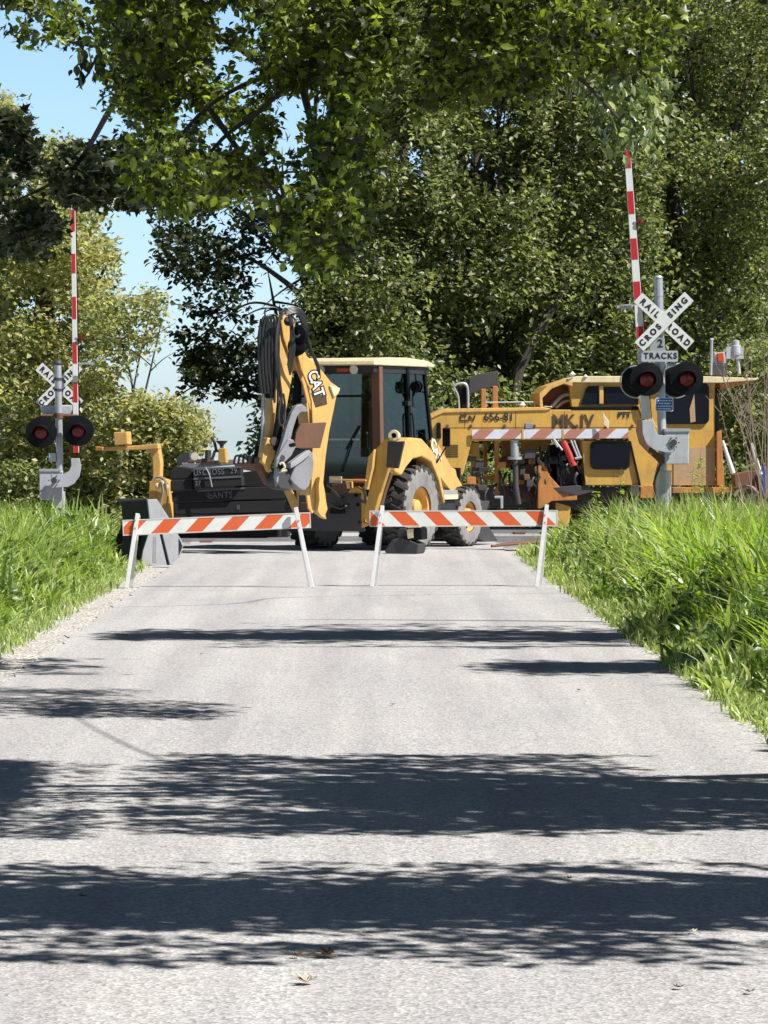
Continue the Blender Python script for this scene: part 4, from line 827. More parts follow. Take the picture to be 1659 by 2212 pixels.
hp([(252, 190), (300, 165), (388, 150), (390, 218), (320, 240), (252, 262)], 'exhaust_cowl', 'darksteel', .5, .5)
for x0, x1, y0 in ((308, 330, 236), (362, 386, 222)): hp([(x0, y0), (x1, y0), (x1 + 2, 332), (x0, 332)], 'cowl_post', 'orange', .45, .12)
m_ = MB()
m_.tube([hpt(205, 330, .5), hpt(200, 270, .5), hpt(185, 238, .5), hpt(180, 225, .5)], .02, 7, smooth=4); m_.tube([hpt(180, 222, .5), hpt(200, 212, .5), hpt(232, 212, .5), hpt(245, 240, .5), hpt(247, 325, .5)], .028, 7, smooth=5); m_.build('handrail', M['galv'], tm, smooth=True)
hp([(205, 225), (240, 225), (242, 330), (205, 330)], 'engine_louvre', 'blk', .6, .5)
hp([(100, 395), (118, 395), (120, 470), (98, 470)], 'side_lamp_unit', 'blk', -.06, .08)
# lettering
def ht(s, x, y, sz, sx=1, mat='ink', sp=1.0, bold=.004, par=beam):
    p_ = hpt(x, y, -.015) ; text(s, 'lettering', M[mat], par, face_cam(p_, 0, HYW), sz, .001, sx, spacing=sp, bold=bold)
ht('MK IV', 740, 390, .36, .93, 'inkfade', 1.0, .008)
ht('656-81', 391, 371, .22, 1.0, 'ink', 1.0, .003)
ht('PTT', 982, 360, .15, 1.0, 'ink', 1.0, .008)
# drawn emblem letters on the frame
lg = MB()
def stroke(p, wd=7):
    pp = [hpt(x, y, -.012) for x, y in p]; lg.tube(pp, .013, 6)
stroke([(240, 362), (211, 362), (211, 385), (245, 385)]); stroke([(252, 386), (254, 362), (274, 385), (280, 360)])
lg.build('emblem', M['ink'], beam)
hp([(516, 396), (552, 398), (552, 424), (516, 424)], 'data_plate', 'steel', -.02, .02, beam)
hp([(880, 346), (912, 390), (908, 425), (884, 405)], 'warning_flag', 'cream', -.2, .02)
# under the frame: posts, machinery, hoses
for (pts, mat, dd, nm, th) in [([(372, 480), (394, 480), (396, 740), (374, 740)], 'orange', .3, 'frame_post', .15), ([(262, 490), (300, 490), (304, 690), (262, 690)], 'tamp', .5, 'frame_post', .2),
        ([(320, 484), (338, 484), (338, 640), (320, 640)], 'orange', .9, 'frame_post', .1), ([(300, 655), (392, 640), (392, 655), (302, 672)], 'orange', .6, 'cross_brace', .1),
        ([(408, 484), (450, 484), (450, 560), (408, 556)], 'orange', .8, 'frame_panel', .1), ([(496, 476), (520, 476), (520, 545), (496, 545)], 'orange', .7, 'frame_panel', .1), ([(500, 476), (640, 476), (620, 530), (510, 540)], 'cat', 1.0, 'frame_panel', .1),
        ([(400, 562), (450, 552), (520, 550), (570, 545), (610, 560), (590, 590), (560, 600), (420, 610), (400, 590)], 'rustbrown', .5, 'tamping_head', .4),
        ([(490, 590), (560, 590), (570, 760), (500, 770), (484, 700)], 'rustbrown', .4, 'tamping_tool_frame', .5), ([(530, 570), (560, 560), (566, 590), (534, 592)], 'orange', .25, 'bracket', .1),
        ([(576, 600), (590, 575), (614, 590), (626, 640), (690, 710), (760, 735), (760, 760), (640, 765), (590, 800), (576, 800)], 'orange', .1, 'lifting_frame', .3),
        ([(640, 500), (760, 490), (800, 690), (700, 720), (650, 660), (610, 560)], 'blk', .7, 'machinery_housing', .5), ([(668, 600), (745, 590), (770, 690), (690, 690)], 'darksteel', .5, 'pump', .3),
        ([(220, 690), (800, 700), (1200, 700), (1600, 705), (1600, 790), (800, 800), (220, 800)], 'darksteel', 1.0, 'lower_frame', .6),
        ([(660, 770), (730, 790), (722, 885), (668, 890)], 'tamp', .2, 'wheel_guard', .3), ([(640, 700), (760, 690), (830, 700), (840, 720), (760, 740), (690, 750)], 'darksteel', .1, 'axle_arm', .3),
        ([(1010, 690), (1050, 690), (1052, 740), (1012, 740)], 'darksteel', -.1, 'air_tank', .3), ([(370, 740), (412, 740), (412, 800), (400, 800), (398, 752), (372, 752)], 'galv', -.1, 'ladder_step', .05)]:
    hp(pts, nm, mat, dd, th)
rr_ = random.Random(21)
for k in range(26):      # valve blocks, brackets and clamps of the tamping gear
    x, y = rr_.choice(((rr_.uniform(400, 600), rr_.uniform(540, 760)), (rr_.uniform(640, 790), rr_.uniform(490, 700)), (rr_.uniform(245, 330), rr_.uniform(560, 720))))
    a, b_ = rr_.uniform(6, 26), rr_.uniform(6, 22); sk = rr_.uniform(-8, 8)
    hp([(x - a, y - b_), (x + a, y - b_ + sk * .4), (x + a + sk, y + b_), (x - a + sk, y + b_)], 'gear_bracket', rr_.choice(('rustbrown', 'rustbrown', 'darksteel', 'darksteel', 'blk', 'orange', 'black')), rr_.uniform(.0, .3), .08)
for x in (230, 470, 700): hp([(x, 340), (x + 2.2, 340), (x + 2.2, 424), (x, 424)], 'panel_seam', 'rustbrown', -.004, .01, beam, 0)
hp([(130, 418), (1050, 416), (1050, 419), (130, 421)], 'panel_seam', 'rustbrown', -.004, .01, beam, 0)
for x in (150, 260, 420, 560, 760, 900, 1020):      # bolt heads along the frame
    m_ = MB(); disc(m_, hpt(x, 410, -.03), .03, .03, 8); m_.build('bolt_head', M['rustbrown'], beam)
m_ = MB(); m_.tube([hpt(330, 322, .2), hpt(330, 300, .2), hpt(560, 298, .2), hpt(562, 322, .2)], .016, 6); m_.build('top_handrail', M['galv'], tm)
for k in range(7): hp([(140 + 0 * k, 500 + 9 * k), (200, 500 + 9 * k), (200, 503 + 9 * k), (140, 503 + 9 * k)], 'vent_slot', 'blk', -.01, .02, beam, 0)
def rail_wheel(x):
    m_ = MB(); c_ = hpt(x, 800, 1.1); c_.z = .42; m_.lathe([(0, -.06), (.2, -.06), (.3, -.03), (.38, -.05), (.4, .06), (.44, .06), (.44, .1), (0, .1)], c_, (0, 1, 0), 28); m_.build('rail_wheel', M['rustbrown'], tm, smooth=True)
for x in (250, 620, 860, 1330, 1500): rail_wheel(x)
m_ = MB(); m_.tube([hpt(466, 478, .05), hpt(467, 560, .05)], .085, 12); m_.lathe([(.15, -.03), (.15, .03)], hpt(467, 562, .05), (0, 0, 1), 14); m_.build('lining_cylinder', M['galv'], tm, smooth=True)
m_ = MB(); m_.tube([hpt(468, 565, .1), hpt(472, 700, .1), hpt(485, 780, .1)], .06, 10); m_.build('cylinder_sleeve', M['darksteel'], tm, smooth=True)
m_ = MB(); m_.tube([hpt(694, 482, 0), hpt(722, 540, 0), hpt(745, 598, 0)], .07, 10); m_.build('red_hydraulic_tube', M['redhose'], tm, smooth=True)
m_ = MB()
for a, b_ in (((730, 478), (765, 562)), ((745, 478), (775, 560)), ((650, 470), (690, 525)), ((635, 440), (668, 510))): m_.tube([hpt(*a, -.05), hpt(*b_, -.05)], .022, 7)
m_.tube([hpt(750, 565, -.05), hpt(782, 558, -.05)], .03, 7); m_.build('chrome_rods', M['galv'], tm, smooth=True)
m_ = MB(); rr_ = random.Random(11)
for k in range(26):
    x = rr_.uniform(560, 790); y = rr_.uniform(500, 640); m_.tube([hpt(x, y, .2), hpt(x + rr_.uniform(-30, 10), y + 40, .1), hpt(x + rr_.uniform(-20, 40), y + rr_.uniform(70, 120), .2)], rr_.uniform(.015, .03), 6, smooth=4)
for k in range(14):
    x = rr_.uniform(240, 560); y = rr_.uniform(600, 700); m_.tube([hpt(x, y, .3), hpt(x + rr_.uniform(-20, 20), y + 40, .2), hpt(x + rr_.uniform(-30, 30), y + rr_.uniform(60, 110), .3)], rr_.uniform(.015, .03), 6, smooth=4)
m_.build('hydraulic_hoses', M['rubberhose'], tm, smooth=True)
for x0, y0, x1, y1, nm in ((1445, 480, 1494, 632, 'side_strut'), (1580, 492, 1622, 640, 'side_strut')):
    m_ = MB(); m_.tube([hpt(x0, y0, -.3), hpt(x1, y1, -.3)], [.03, .055], 10); m_.build(nm, M['white'], tm, smooth=True)
cv = thing('tarpaulin', 'blue tarpaulin on the rear deck of the tamping machine, seen past its white struts', 'tarpaulin', tuple(hpt(1640, 760, .2)))
m_ = MB(); m_.plate(H([(1626, 620), (1640, 606), (1668, 600), (1670, 750), (1636, 740), (1626, 700)]), HD + .2, .5, HYW); m_.build('blue_sheet', M['bluecover'], cv, bevel=.04)
hp([(1500, 640), (1560, 625), (1620, 620), (1625, 720), (1540, 740), (1505, 700)], 'rear_machinery', 'rustbrown', .3, .5)
m_ = MB(); m_.tube([hpt(1500, 740, -.1), hpt(1530, 706, -.1), hpt(1580, 700, -.1), hpt(1610, 730, -.1)], .04, 8, smooth=5); m_.build('cable_loop', M['drytwig'], tm, smooth=True)

# rubber track mats / rails end visible behind the front wheel
tr_ = thing('steel_strip', 'rusty steel strips lying on the gravel behind the front wheel', 'steel strips', (2.0, 63.0, 0))
m_ = MB()
for k in range(3): m_.tube([Vector((1.9 + .1 * k, 61.5 + .5 * k, .03)), Vector((2.6, 62.2 + .4 * k, .06)), Vector((3.4, 63.2 + .5 * k, .03))], .025, 6, smooth=4)
m_.build('strip', M['rustbrown'], tr_)
# ================================================================ FOLIAGE
def np_mesh(name, V, F, mat, parent=None, loc=(0, 0, 0)):
    me = bpy.data.meshes.new(name); V = np.asarray(V, dtype=np.float32) - np.asarray(loc, dtype=np.float32); n, k = F.shape
    me.vertices.add(len(V)); me.vertices.foreach_set('co', V.ravel()); me.loops.add(n * k); me.loops.foreach_set('vertex_index', F.ravel().astype(np.int32))
    me.polygons.add(n); me.polygons.foreach_set('loop_start', np.arange(0, n * k, k, dtype=np.int32)); me.update(calc_edges=True)
    me.materials.append(mat); o = bpy.data.objects.new(name, me); C.objects.link(o)
    if parent: o.parent = parent
    else: o.location = loc
    return o
# leaf shapes: (u across, v along, fold height)
SIMPLE = np.array([(0, 0, 0), (.30, .45, .10), (0, 1, -.08), (-.30, .45, .10)]); SIMPLE_F = np.array([(0, 1, 2), (0, 2, 3)])
OVAL = np.array([(0, 0, 0), (.22, .25, .07), (.27, .55, .08), (.12, .85, .02), (0, 1, -.1), (-.12, .85, .02), (-.27, .55, .08), (-.22, .25, .07), (0, .5, 0)])
OVAL_F = np.array([(8, i, (i + 1) % 8) for i in range(8)])
mp = [(0, 0), (.22, .02), (.52, .16), (.32, .26), (.56, .56), (.26, .50), (.17, .66), (0, 1.02), (-.17, .66), (-.26, .50), (-.56, .56), (-.32, .26), (-.52, .16), (-.22, .02)]
MAPLE = np.array([(a, b, -.10 * (abs(a) + max(b - .4, 0))) for a, b in mp] + [(0, .34, .05)]); MAPLE_F = np.array([(14, i, (i + 1) % 14) for i in range(14)])
def leaves(name, P, size, shape, faces, mat, parent, droop=.3, spread=1.0, up=.6):
    """P: n x 3 leaf positions"""
    n = len(P); 
    nr = rng.normal(size=(n, 3)) * spread; nr[:, 2] = np.abs(nr[:, 2]) + up; nr /= np.linalg.norm(nr, axis=1)[:, None]
    d = rng.normal(size=(n, 3)); d[:, 2] -= droop; d -= nr * np.sum(d * nr, axis=1)[:, None]; d /= np.linalg.norm(d, axis=1)[:, None]
    u = np.cross(d, nr); s = size * rng.uniform(.5, 1.35, n)
    V = P[:, None, :] + s[:, None, None] * (shape[None, :, 0:1] * u[:, None] + shape[None, :, 1:2] * d[:, None] + shape[None, :, 2:3] * nr[:, None])
    k = len(shape); F = (faces[None] + (np.arange(n) * k)[:, None, None]).reshape(-1, 3)
    return np_mesh(name, V.reshape(-1, 3), F, mat, parent, wloc(parent) if parent else (0, 0, 0))
def inpoly(x, y, poly):
    c_ = np.zeros(len(x), bool); n = len(poly)
    for i in range(n):
        x0, y0 = poly[i]; x1, y1 = poly[(i + 1) % n]
        if y0 == y1: continue
        m_ = ((y0 > y) != (y1 > y)) & (x < (x1 - x0) * (y - y0) / (y1 - y0) + x0); c_ ^= m_
    return c_
def fill(poly, n, d0, d1, holes=(), fine=1.0, thr=-.12, ragged=14, seed=0, xr=None, hadd=0, ys=1.0):
    """twig positions filling a crown whose silhouette was measured on the photo, through a depth of d0..d1 metres, clumped"""
    a = np.array(poly); out = []; tot = 0; x0, y0 = a.min(0); x1, y1 = a.max(0)
    if xr: x0, x1 = max(x0, xr[0]), min(x1, xr[1])
    while tot < n:
        m_ = n * 3; X = rng.uniform(x0, x1, m_); Y = rng.uniform(y0, y1, m_)
        jx, jy = rng.normal(0, ragged, m_), rng.normal(0, ragged, m_)
        k = inpoly(X + jx, Y + jy, poly)
        for hx, hy, hr in holes: hr = hr + hadd; k &= ((X - hx) ** 2 + (Y - hy) ** 2) > (hr * rng.uniform(.75, 1.2, m_)) ** 2
        X, Y = X[k], Y[k]; D = rng.uniform(d0, d1, len(X)); dm = (d0 + d1) / 2
        P = np.stack([(X - CX) * D / FPX, D, EYE + (HY - Y) * D / FPX], 1)
        sc = 1.0 / fine
        keep = np.array([noise.noise((p[0] * sc + seed, p[1] * sc * ys, p[2] * sc)) + .5 * noise.noise((p[0] * sc * 2.7, p[1] * sc * 2.7 * ys + seed, p[2] * sc * 2.7)) > thr for p in P])
        P = P[keep]; out.append(P); tot += len(P)
        if len(X) == 0: break
    return np.concatenate(out)[:n]
def sprays(C_, per, rad, flat=.6, ys=1.0):
    n = len(C_); P = np.repeat(C_, per, axis=0); o_ = rng.normal(size=(n * per, 3)) * rad; o_[:, 2] *= flat; o_[:, 1] *= ys; return P + o_
def limbs(parent, base, targets, r0, nm='trunk', mat='bark', fork=.45, wob=.25, n=9, rt=.012):
    m_ = MB(); base = Vector(base); cen = sum((Vector(t) for t in targets), Vector()) / len(targets); f = base.lerp(cen, fork); rr = random.Random(len(targets) + int(r0 * 1000))
    m_.tube([base, base.lerp(f, .5) + Vector((rr.uniform(-wob, wob), 0, 0)), f], [r0, r0 * .8, r0 * .62], n, smooth=4)
    for t in targets:
        t = Vector(t); a = base.lerp(f, rr.uniform(.55, 1.0)); mid = a.lerp(t, .5) + Vector((rr.uniform(-wob, wob), rr.uniform(-wob, wob), rr.uniform(0, wob * 1.6)))
        m_.tube([a, mid, t], [r0 * .42, r0 * .25, rt], 7, smooth=5)
        for k in range(4):
            q = mid.lerp(t, rr.uniform(0, .9)); e = q + Vector((rr.uniform(-1, 1), rr.uniform(-1, 1), rr.uniform(-.6, .9))) * (t - a).length * .22
            m_.tube([q, q.lerp(e, .5) + Vector((0, 0, .05)), e], [r0 * .12 + .006, r0 * .07 + .004, .004], 5, smooth=3)
    return m_.build(nm, M[mat], parent, smooth=True)
def tree(name, label, cat, base, group, crown, shape, size, mat, r0, targets, **k):
    o = thing(name, label, cat, base, group)
    limbs(o, base, targets, r0, fork=k.pop('fork', .45), wob=k.pop('wob', .25))
    sh, fc = {'s': (SIMPLE, SIMPLE_F), 'o': (OVAL, OVAL_F), 'm': (MAPLE, MAPLE_F)}[shape]
    if not isinstance(mat, (list, tuple)): mat = [(mat, 1.0)]
    i0 = 0; idx = rng.permutation(len(crown)); crown = crown[idx]
    for j, (mt, fr) in enumerate(mat):
        n = int(len(crown) * fr) if j < len(mat) - 1 else len(crown) - i0
        leaves('crown' if j == 0 else ('crown_second_leaves' if j == 1 else 'crown_tips'), crown[i0:i0 + n], size, sh, fc, M[mt], o, **k); i0 += n  # second leaf colour, mixed at random through the crown
    return o

# ---- woods on the right, far side of the tracks
WOODS = [(760, -60), (1720, -60), (1720, 1130), (560, 1130), (568, 1000), (575, 900), (640, 790), (660, 740), (680, 710), (655, 650), (675, 615), (715, 590), (765, 545), (790, 480), (770, 400), (735, 330), (720, 250)]
WH = [(890, 340, 17), (918, 375, 14), (935, 325, 9), (1015, 352, 20), (1035, 336, 12), (1068, 255, 15), (1098, 262, 9), (1560, 20, 8), (735, 180, 14), (855, 640, 8), (900, 555, 9), (980, 560, 7), (690, 330, 20), (1045, 60, 7), (1340, 150, 0), (800, 300, 8), (1000, 750, 0), (706, 720, 7), (745, 700, 8), (1912, 460, 0)]
wl = [('tall green oak rising directly behind the backhoe cab', (560, 960), 76.5), ('tall green tree over the left end of the tamping machine', (900, 1180), 78.3),
      ('tall green tree behind the raised right gate arm', (1120, 1420), 80), ('tall dark green tree at the right edge behind the crossbuck sign', (1360, 1720), 81.8)]
for i, (lb, xr, d) in enumerate(wl):
    c_ = sprays(fill(WOODS, 8600, d, d + 9, WH, 1.9, -.02, 12, i * 5, xr, 13), 9, .19)
    cx = sum(xr) / 2; b_ = PX(cx, 945, d + 4); b_.z = 0
    tg_ = [PX(cx + random.uniform(-.5, .5) * (xr[1] - xr[0]), random.uniform(-100, 700), d + random.uniform(1, 7)) for _ in range(9)]
    tree('deciduous_tree', lb, 'tree', tuple(b_), 'trees of the woods behind the machines', c_, 's', .155, [('leafWood', .85), ('leafDark', .15)], .24, tg_, fork=.4, wob=.6)
bk_ = thing('woods', 'dense dark woodland filling in behind the nearer trees', 'woodland', (12, 100, 0), None, 'stuff')
WB = [(790, -60), (1800, -60), (1800, 1140), (560, 1140), (570, 960), (650, 800), (670, 740), (700, 690), (700, 640), (790, 520), (800, 300)]
c_ = sprays(fill(WB, 9000, 94, 112, WH, 3.0, -.2, 10, 40, None, 24), 7, .4)
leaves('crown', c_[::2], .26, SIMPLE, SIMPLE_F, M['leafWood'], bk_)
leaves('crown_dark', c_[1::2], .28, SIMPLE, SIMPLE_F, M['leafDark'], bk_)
tk = MB(); rr_ = random.Random(5)
for k in range(16):
    x = 700 + 62 * k + rr_.uniform(-20, 20); d = rr_.uniform(93, 100); b0 = PX(x, 945, d); b0.z = 0; tp = PX(x + rr_.uniform(-90, 90), rr_.uniform(-80, 300), d); tk.tube([b0, b0.lerp(tp, .5) + Vector((rr_.uniform(-.4, .4), 0, 0)), tp], [.22, .16, .05], 8, smooth=4)
tk.build('trunks', M['bark'], bk_, smooth=True)
# dark leaning limbs seen inside the woods
lm_ = thing('leaning_tree', 'dark leaning tree trunk showing through the leaves above the tamping machine', 'tree', tuple(PX(1110, 945, 80).xy) + (0,), None)
m_ = MB(); m_.tube([Vector((PX(1110, 945, 80).x, 80, 0)), PX(1112, 850, 80), PX(1140, 760, 80), PX(1185, 680, 80), PX(1250, 560, 80)], [.15, .14, .12, .1, .05], 9, smooth=5)
m_.build('trunk', M['bark'], lm_, smooth=True)
c_ = sprays(fill([(1150, 620), (1250, 500), (1330, 560), (1290, 640), (1230, 700), (1180, 700)], 110, 79.5, 81.5, (), .8, 0, 25, 77), 9, .17)
leaves('crown', c_, .14, SIMPLE, SIMPLE_F, M['leafWood'], lm_)
# ---- dark oak branches reaching left over the machines
OAK = [(335, 475), (380, 450), (430, 440), (520, 450), (590, 480), (612, 520), (606, 580), (560, 610), (530, 640), (510, 680), (470, 690), (430, 690), (395, 660), (350, 610), (330, 560)]
OAK2 = [(375, 735), (430, 705), (480, 712), (560, 690), (578, 740), (578, 800), (560, 850), (500, 862), (480, 850), (430, 852), (405, 830), (395, 790)]
b_ = PX(660, 945, 79.0); b_.z = 0
ok = thing('oak_tree', 'dark leaved oak with boughs reaching left across the sky above the folded digging arm', 'tree', tuple(b_))
m_ = MB(); O = lambda x, y, d=79.0: PX(x, y, d)
m_.tube([b_, O(668, 860), O(672, 760), O(690, 640), O(720, 540)], [.2, .17, .15, .12, .08], 9, smooth=5)
m_.tube([O(680, 700), O(650, 640), O(590, 590), O(540, 560), O(470, 545)], [.08, .07, .055, .035, .01], 8, smooth=5)
m_.tube([O(664, 780), O(640, 700), O(600, 665), O(540, 655), O(480, 690), O(452, 715)], [.06, .05, .035, .025, .015, .006], 7, smooth=5)
m_.tube([O(600, 665), O(560, 668), O(520, 690), O(500, 715)], [.025, .02, .014, .006], 6, smooth=4)
m_.tube([O(665, 850), O(620, 870), O(570, 866), O(520, 845), O(480, 830)], [.07, .05, .045, .03, .012], 7, smooth=5)
m_.tube([O(565, 866), O(545, 872), O(530, 880)], [.02, .012, .004], 5); m_.tube([O(520, 845), O(500, 850), O(470, 810)], [.02, .015, .006], 5)
m_.tube([O(418, 835), O(385, 855), O(355, 880)], [.02, .014, .005], 5, smooth=3); m_.tube([O(385, 855), O(382, 870), O(388, 882)], [.01, .006, .003], 5)
m_.tube([O(480, 830), O(440, 820), O(418, 835)], [.02, .02, .02], 5, smooth=3)
m_.build('trunk', M['bark'], ok, smooth=True)
c_ = np.concatenate([sprays(fill(OAK, 330, 77.7, 80.5, (), .8, .08, 8, 3), 9, .13), sprays(fill(OAK2, 260, 77.9, 80.1, (), .8, .06, 8, 9), 9, .12),
     sprays(fill([(700, 560), (760, 620), (760, 820), (720, 840), (670, 780), (680, 680)], 220, 78, 80, (), .9, -.02, 12, 13), 9, .16)])
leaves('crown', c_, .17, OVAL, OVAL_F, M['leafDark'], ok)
# ---- sunlit yellowing trees on the left
LT = [(-60, 200), (10, 205), (30, 245), (50, 320), (110, 310), (150, 318), (170, 335), (200, 430), (228, 480), (240, 530), (238, 580), (225, 640), (230, 700), (240, 780), (240, 900), (240, 1130), (-60, 1130)]
LT2 = [(200, 640), (280, 640), (340, 620), (365, 690), (330, 750), (290, 770), (270, 820), (300, 870), (280, 1000), (200, 1000)]
LT3 = [(240, 900), (290, 850), (330, 880), (370, 870), (420, 900), (442, 935), (430, 985), (410, 1010), (400, 1140), (220, 1140)]
LH = [(60, 400, 10), (110, 520, 8), (60, 660, 12), (215, 380, 9), (205, 590, 12), (228, 500, 8), (205, 790, 10), (180, 690, 8), (320, 1070, 15), (230, 880, 9), (308, 820, 14), (150, 445, 7), (90, 320, 8)]
b_ = PX(60, 945, 81); b_.z = 0
c_ = sprays(fill(LT, 6500, 76.5, 84, LH, 1.1, .03, 12, 21, None, 9), 9, .15)
tree('maple_tree', 'tall sunlit tree turning yellow at the left edge behind the crossing signal', 'tree', tuple(b_), None, c_, 's', .155, [('leafYel', .66), ('leafWood', .34)], .3, [PX(x, y, 80) for x, y in ((0, 300), (60, 420), (130, 340), (200, 420), (250, 540), (20, 650), (120, 700), (220, 720), (60, 850))], fork=.35, wob=.5)
b_ = PX(260, 945, 75.5); b_.z = 0
c_ = sprays(fill(LT2, 300, 74.5, 76.5, [(308, 820, 14), (250, 760, 8)], .8, .0, 10, 31), 9, .15)
tree('young_tree', 'slender yellow green tree leaning out behind the left gate arm', 'tree', tuple(b_), None, c_, 's', .15, [('leafYel', .5), ('leafWood', .5)], .09, [PX(x, y, 75.5) for x, y in ((330, 650), (350, 690), (250, 700), (280, 850))], fork=.5)
b_ = PX(330, 945, 75.5); b_.z = 0
c_ = sprays(fill(LT3, 2500, 74, 77, [(325, 1070, 14), (300, 1040, 10)], .9, -.05, 10, 41), 9, .15)
tree('bushy_tree', 'low bushy yellow green tree behind the yellow overhead beam', 'tree', tuple(b_), None, c_, 's', .14, [('leafYel', .6), ('leafWood', .4)], .12, [PX(x, y, 75.5) for x, y in ((290, 900), (350, 890), (410, 930), (300, 980), (390, 1000))], fork=.5)
bs = thing('underbrush', 'low tangled bushes along the far side of the tracks at left', 'undergrowth', (-8, 76, 0), None, 'stuff')
c_ = sprays(fill([(-60, 1010), (60, 1000), (200, 1040), (330, 1060), (640, 1030), (760, 1040), (760, 1175), (-60, 1175)], 2600, 74.5, 77, (), .7, -.1, 8, 51), 8, .14)
leaves('foliage', c_, .13, SIMPLE, SIMPLE_F, M['leafWood'], bs)
bs = thing('underbrush', 'green bushes crowding behind the tamping machine at right', 'undergrowth', (8, 76, 0), None, 'stuff')
c_ = sprays(fill([(900, 1000), (1480, 1000), (1540, 800), (1600, 760), (1720, 720), (1720, 1175), (900, 1175)], 4600, 74.5, 77.5, (), .7, -.05, 9, 61), 8, .15)
leaves('foliage', c_, .14, SIMPLE, SIMPLE_F, M['leafWood'], bs)
# dry bare brush at the right edge
db = thing('dry_bush', 'leafless brown bush at the right edge above the tamping machine roof', 'bush', tuple(PX(1640, 945, 69).xy) + (0,))
m_ = MB(); rr_ = random.Random(8)
for k in range(17):
    x0 = rr_.uniform(1620, 1700); x1 = rr_.uniform(1540, 1680); y1 = rr_.uniform(640, 860); d = rr_.uniform(68.5, 69.8)
    a = Vector((PX(x0, 945, d).x, d, 0)); e = PX(x1, y1, d); q = a.lerp(e, .6) + Vector((rr_.uniform(-.1, .25), 0, 0)); m_.tube([a, q, e], [.012, .008, .003], 5, smooth=4)
    for j in range(3):
        s_ = q.lerp(e, rr_.uniform(0, .8)); t_ = s_ + Vector((rr_.uniform(-.4, .4), rr_.uniform(-.2, .2), rr_.uniform(.1, .5))); m_.tube([s_, s_.lerp(t_, .5), t_], [.008, .006, .003], 4)
m_.build('twigs', M['drytwig'], db)

# ---- near overhanging trees (they throw the leaf shade on the road)
near_g = 'roadside trees whose boughs hang over the road'
P_MAIN = [(-20, -90), (1440, -90), (1330, 20), (1230, 60), (1200, 130), (1160, 200), (1120, 150), (1040, 150), (1010, 210), (900, 240), (850, 230), (790, 300), (770, 380), (790, 440), (760, 500), (720, 560), (680, 580), (640, 530), (600, 480), (560, 430), (430, 440), (330, 430), (290, 330), (330, 300), (250, 235), (215, 180), (150, 120), (80, 100), (40, 50)]
NH = [(650, 55, 22), (700, 215, 26), (725, 250, 16), (745, 385, 18), (720, 420, 10), (560, 100, 7), (615, 300, 7), (690, 120, 8), (470, 330, 8), (400, 310, 9), (515, 395, 7), (640, 440, 8), (1030, 130, 12), (1010, 30, 10)]
def shade_pts(n, Y0, Y1, sx0, sx1, z0, z1, seed, thr=-.1, fine=.5, gy=None):
    """crown twigs above the frame whose shade reaches the road between sx0 and sx1"""
    out = []; tot = 0; kx, ky = sv.x / sv.z, sv.y / sv.z
    while tot < n:
        m_ = n * 2; Y = rng.uniform(Y0, Y1, m_) if gy is None else np.clip(rng.normal((Y0 + Y1) / 2, (Y1 - Y0) * gy, m_), Y0, Y1)
        Z = rng.uniform(z0, z1, m_); X = rng.uniform(sx0, sx1, m_) + kx * Z
        P = np.stack([X, Y + ky * Z, Z], 1); P = P[np.array([noise.noise((p[0] / fine * .45 + seed, p[1] / fine * 2.6, p[2] / fine * .5)) > thr for p in P])]
        out.append(P); tot += len(P)
    return np.concatenate(out)[:n]
# tree 1
base1 = (7.0, 16.6, 0)
t1 = thing('maple_tree', 'leafy maple whose low bough hangs across the top of the road view', 'tree', base1, near_g)
tw = np.concatenate([fill(P_MAIN, 6800, 15.4, 19.2, NH, .34, .15, 9, 71, None, 10, .08), fill([(900, -90), (1470, -90), (1450, 100), (1400, 150), (1250, 130), (1100, 200), (1000, 160)], 800, 15.4, 19, (), .3, .2, 10, 72, None, 0, .1)])
tw2 = shade_pts(2100, 17.3, 19.9, -.6, 3.5, 4.4, 5.5, 5, -.15, .8, .25)
tw3 = shade_pts(1000, 17.0, 21.3, -1.3, 1.4, 4.4, 5.6, 8, .12, .33)
c_ = sprays(tw, 8, .045); leaves('crown_upper', sprays(np.concatenate([tw2, tw3]), 9, .11, .6, .35), .08, MAPLE, MAPLE_F, M['leafDark'], t1, droop=.6)
idx = rng.permutation(len(c_)); c_ = c_[idx]; h = int(len(c_) * .8)
q_ = int(h * .5)
leaves('crown', c_[:q_], .046, MAPLE, MAPLE_F, M['leafA'], t1, droop=.8, spread=1.0, up=.15)
leaves('crown_small_leaves', c_[q_:h], .05, OVAL, OVAL_F, M['leafA'], t1, droop=.8, spread=1.0, up=.15)
leaves('crown_dark_leaves', c_[h:], .048, MAPLE, MAPLE_F, M['leafDark'], t1, droop=.7)  # darker share of the same leaves, scattered through the bough
m_ = MB(); m_.tube([base1, (7.0, 16.6, 3), (6.8, 16.7, 6), (6.6, 16.8, 9)], [.26, .22, .18, .1], 12, smooth=5)
m_.tube([(6.95, 16.6, 3.4), (5.2, 16.9, 5.2), (2.6, 17.1, 4.9), PX(760, -20, 17.2), PX(700, 380, 17.1)], [.12, .08, .04, .02, .008], 9, smooth=6)
for a in (((900, -40), (760, 180), (700, 420), (660, 540)), ((760, 180), (600, 160), (450, 230), (330, 370)), ((600, 160), (420, 60), (250, 100), (150, 90)), ((1000, -60), (1080, 60), (1240, 160), (1340, 260)), ((1080, 60), (980, 130), (900, 200)), ((450, 230), (520, 330), (600, 420), (700, 520)), ((640, 160), (560, 240), (480, 300), (400, 400))):
    n = len(a); m_.tube([PX(x, y, 17 + .25 * i) for i, (x, y) in enumerate(a)], [.013 * (1 - i / n) + .004 for i in range(n)], 7, smooth=6)
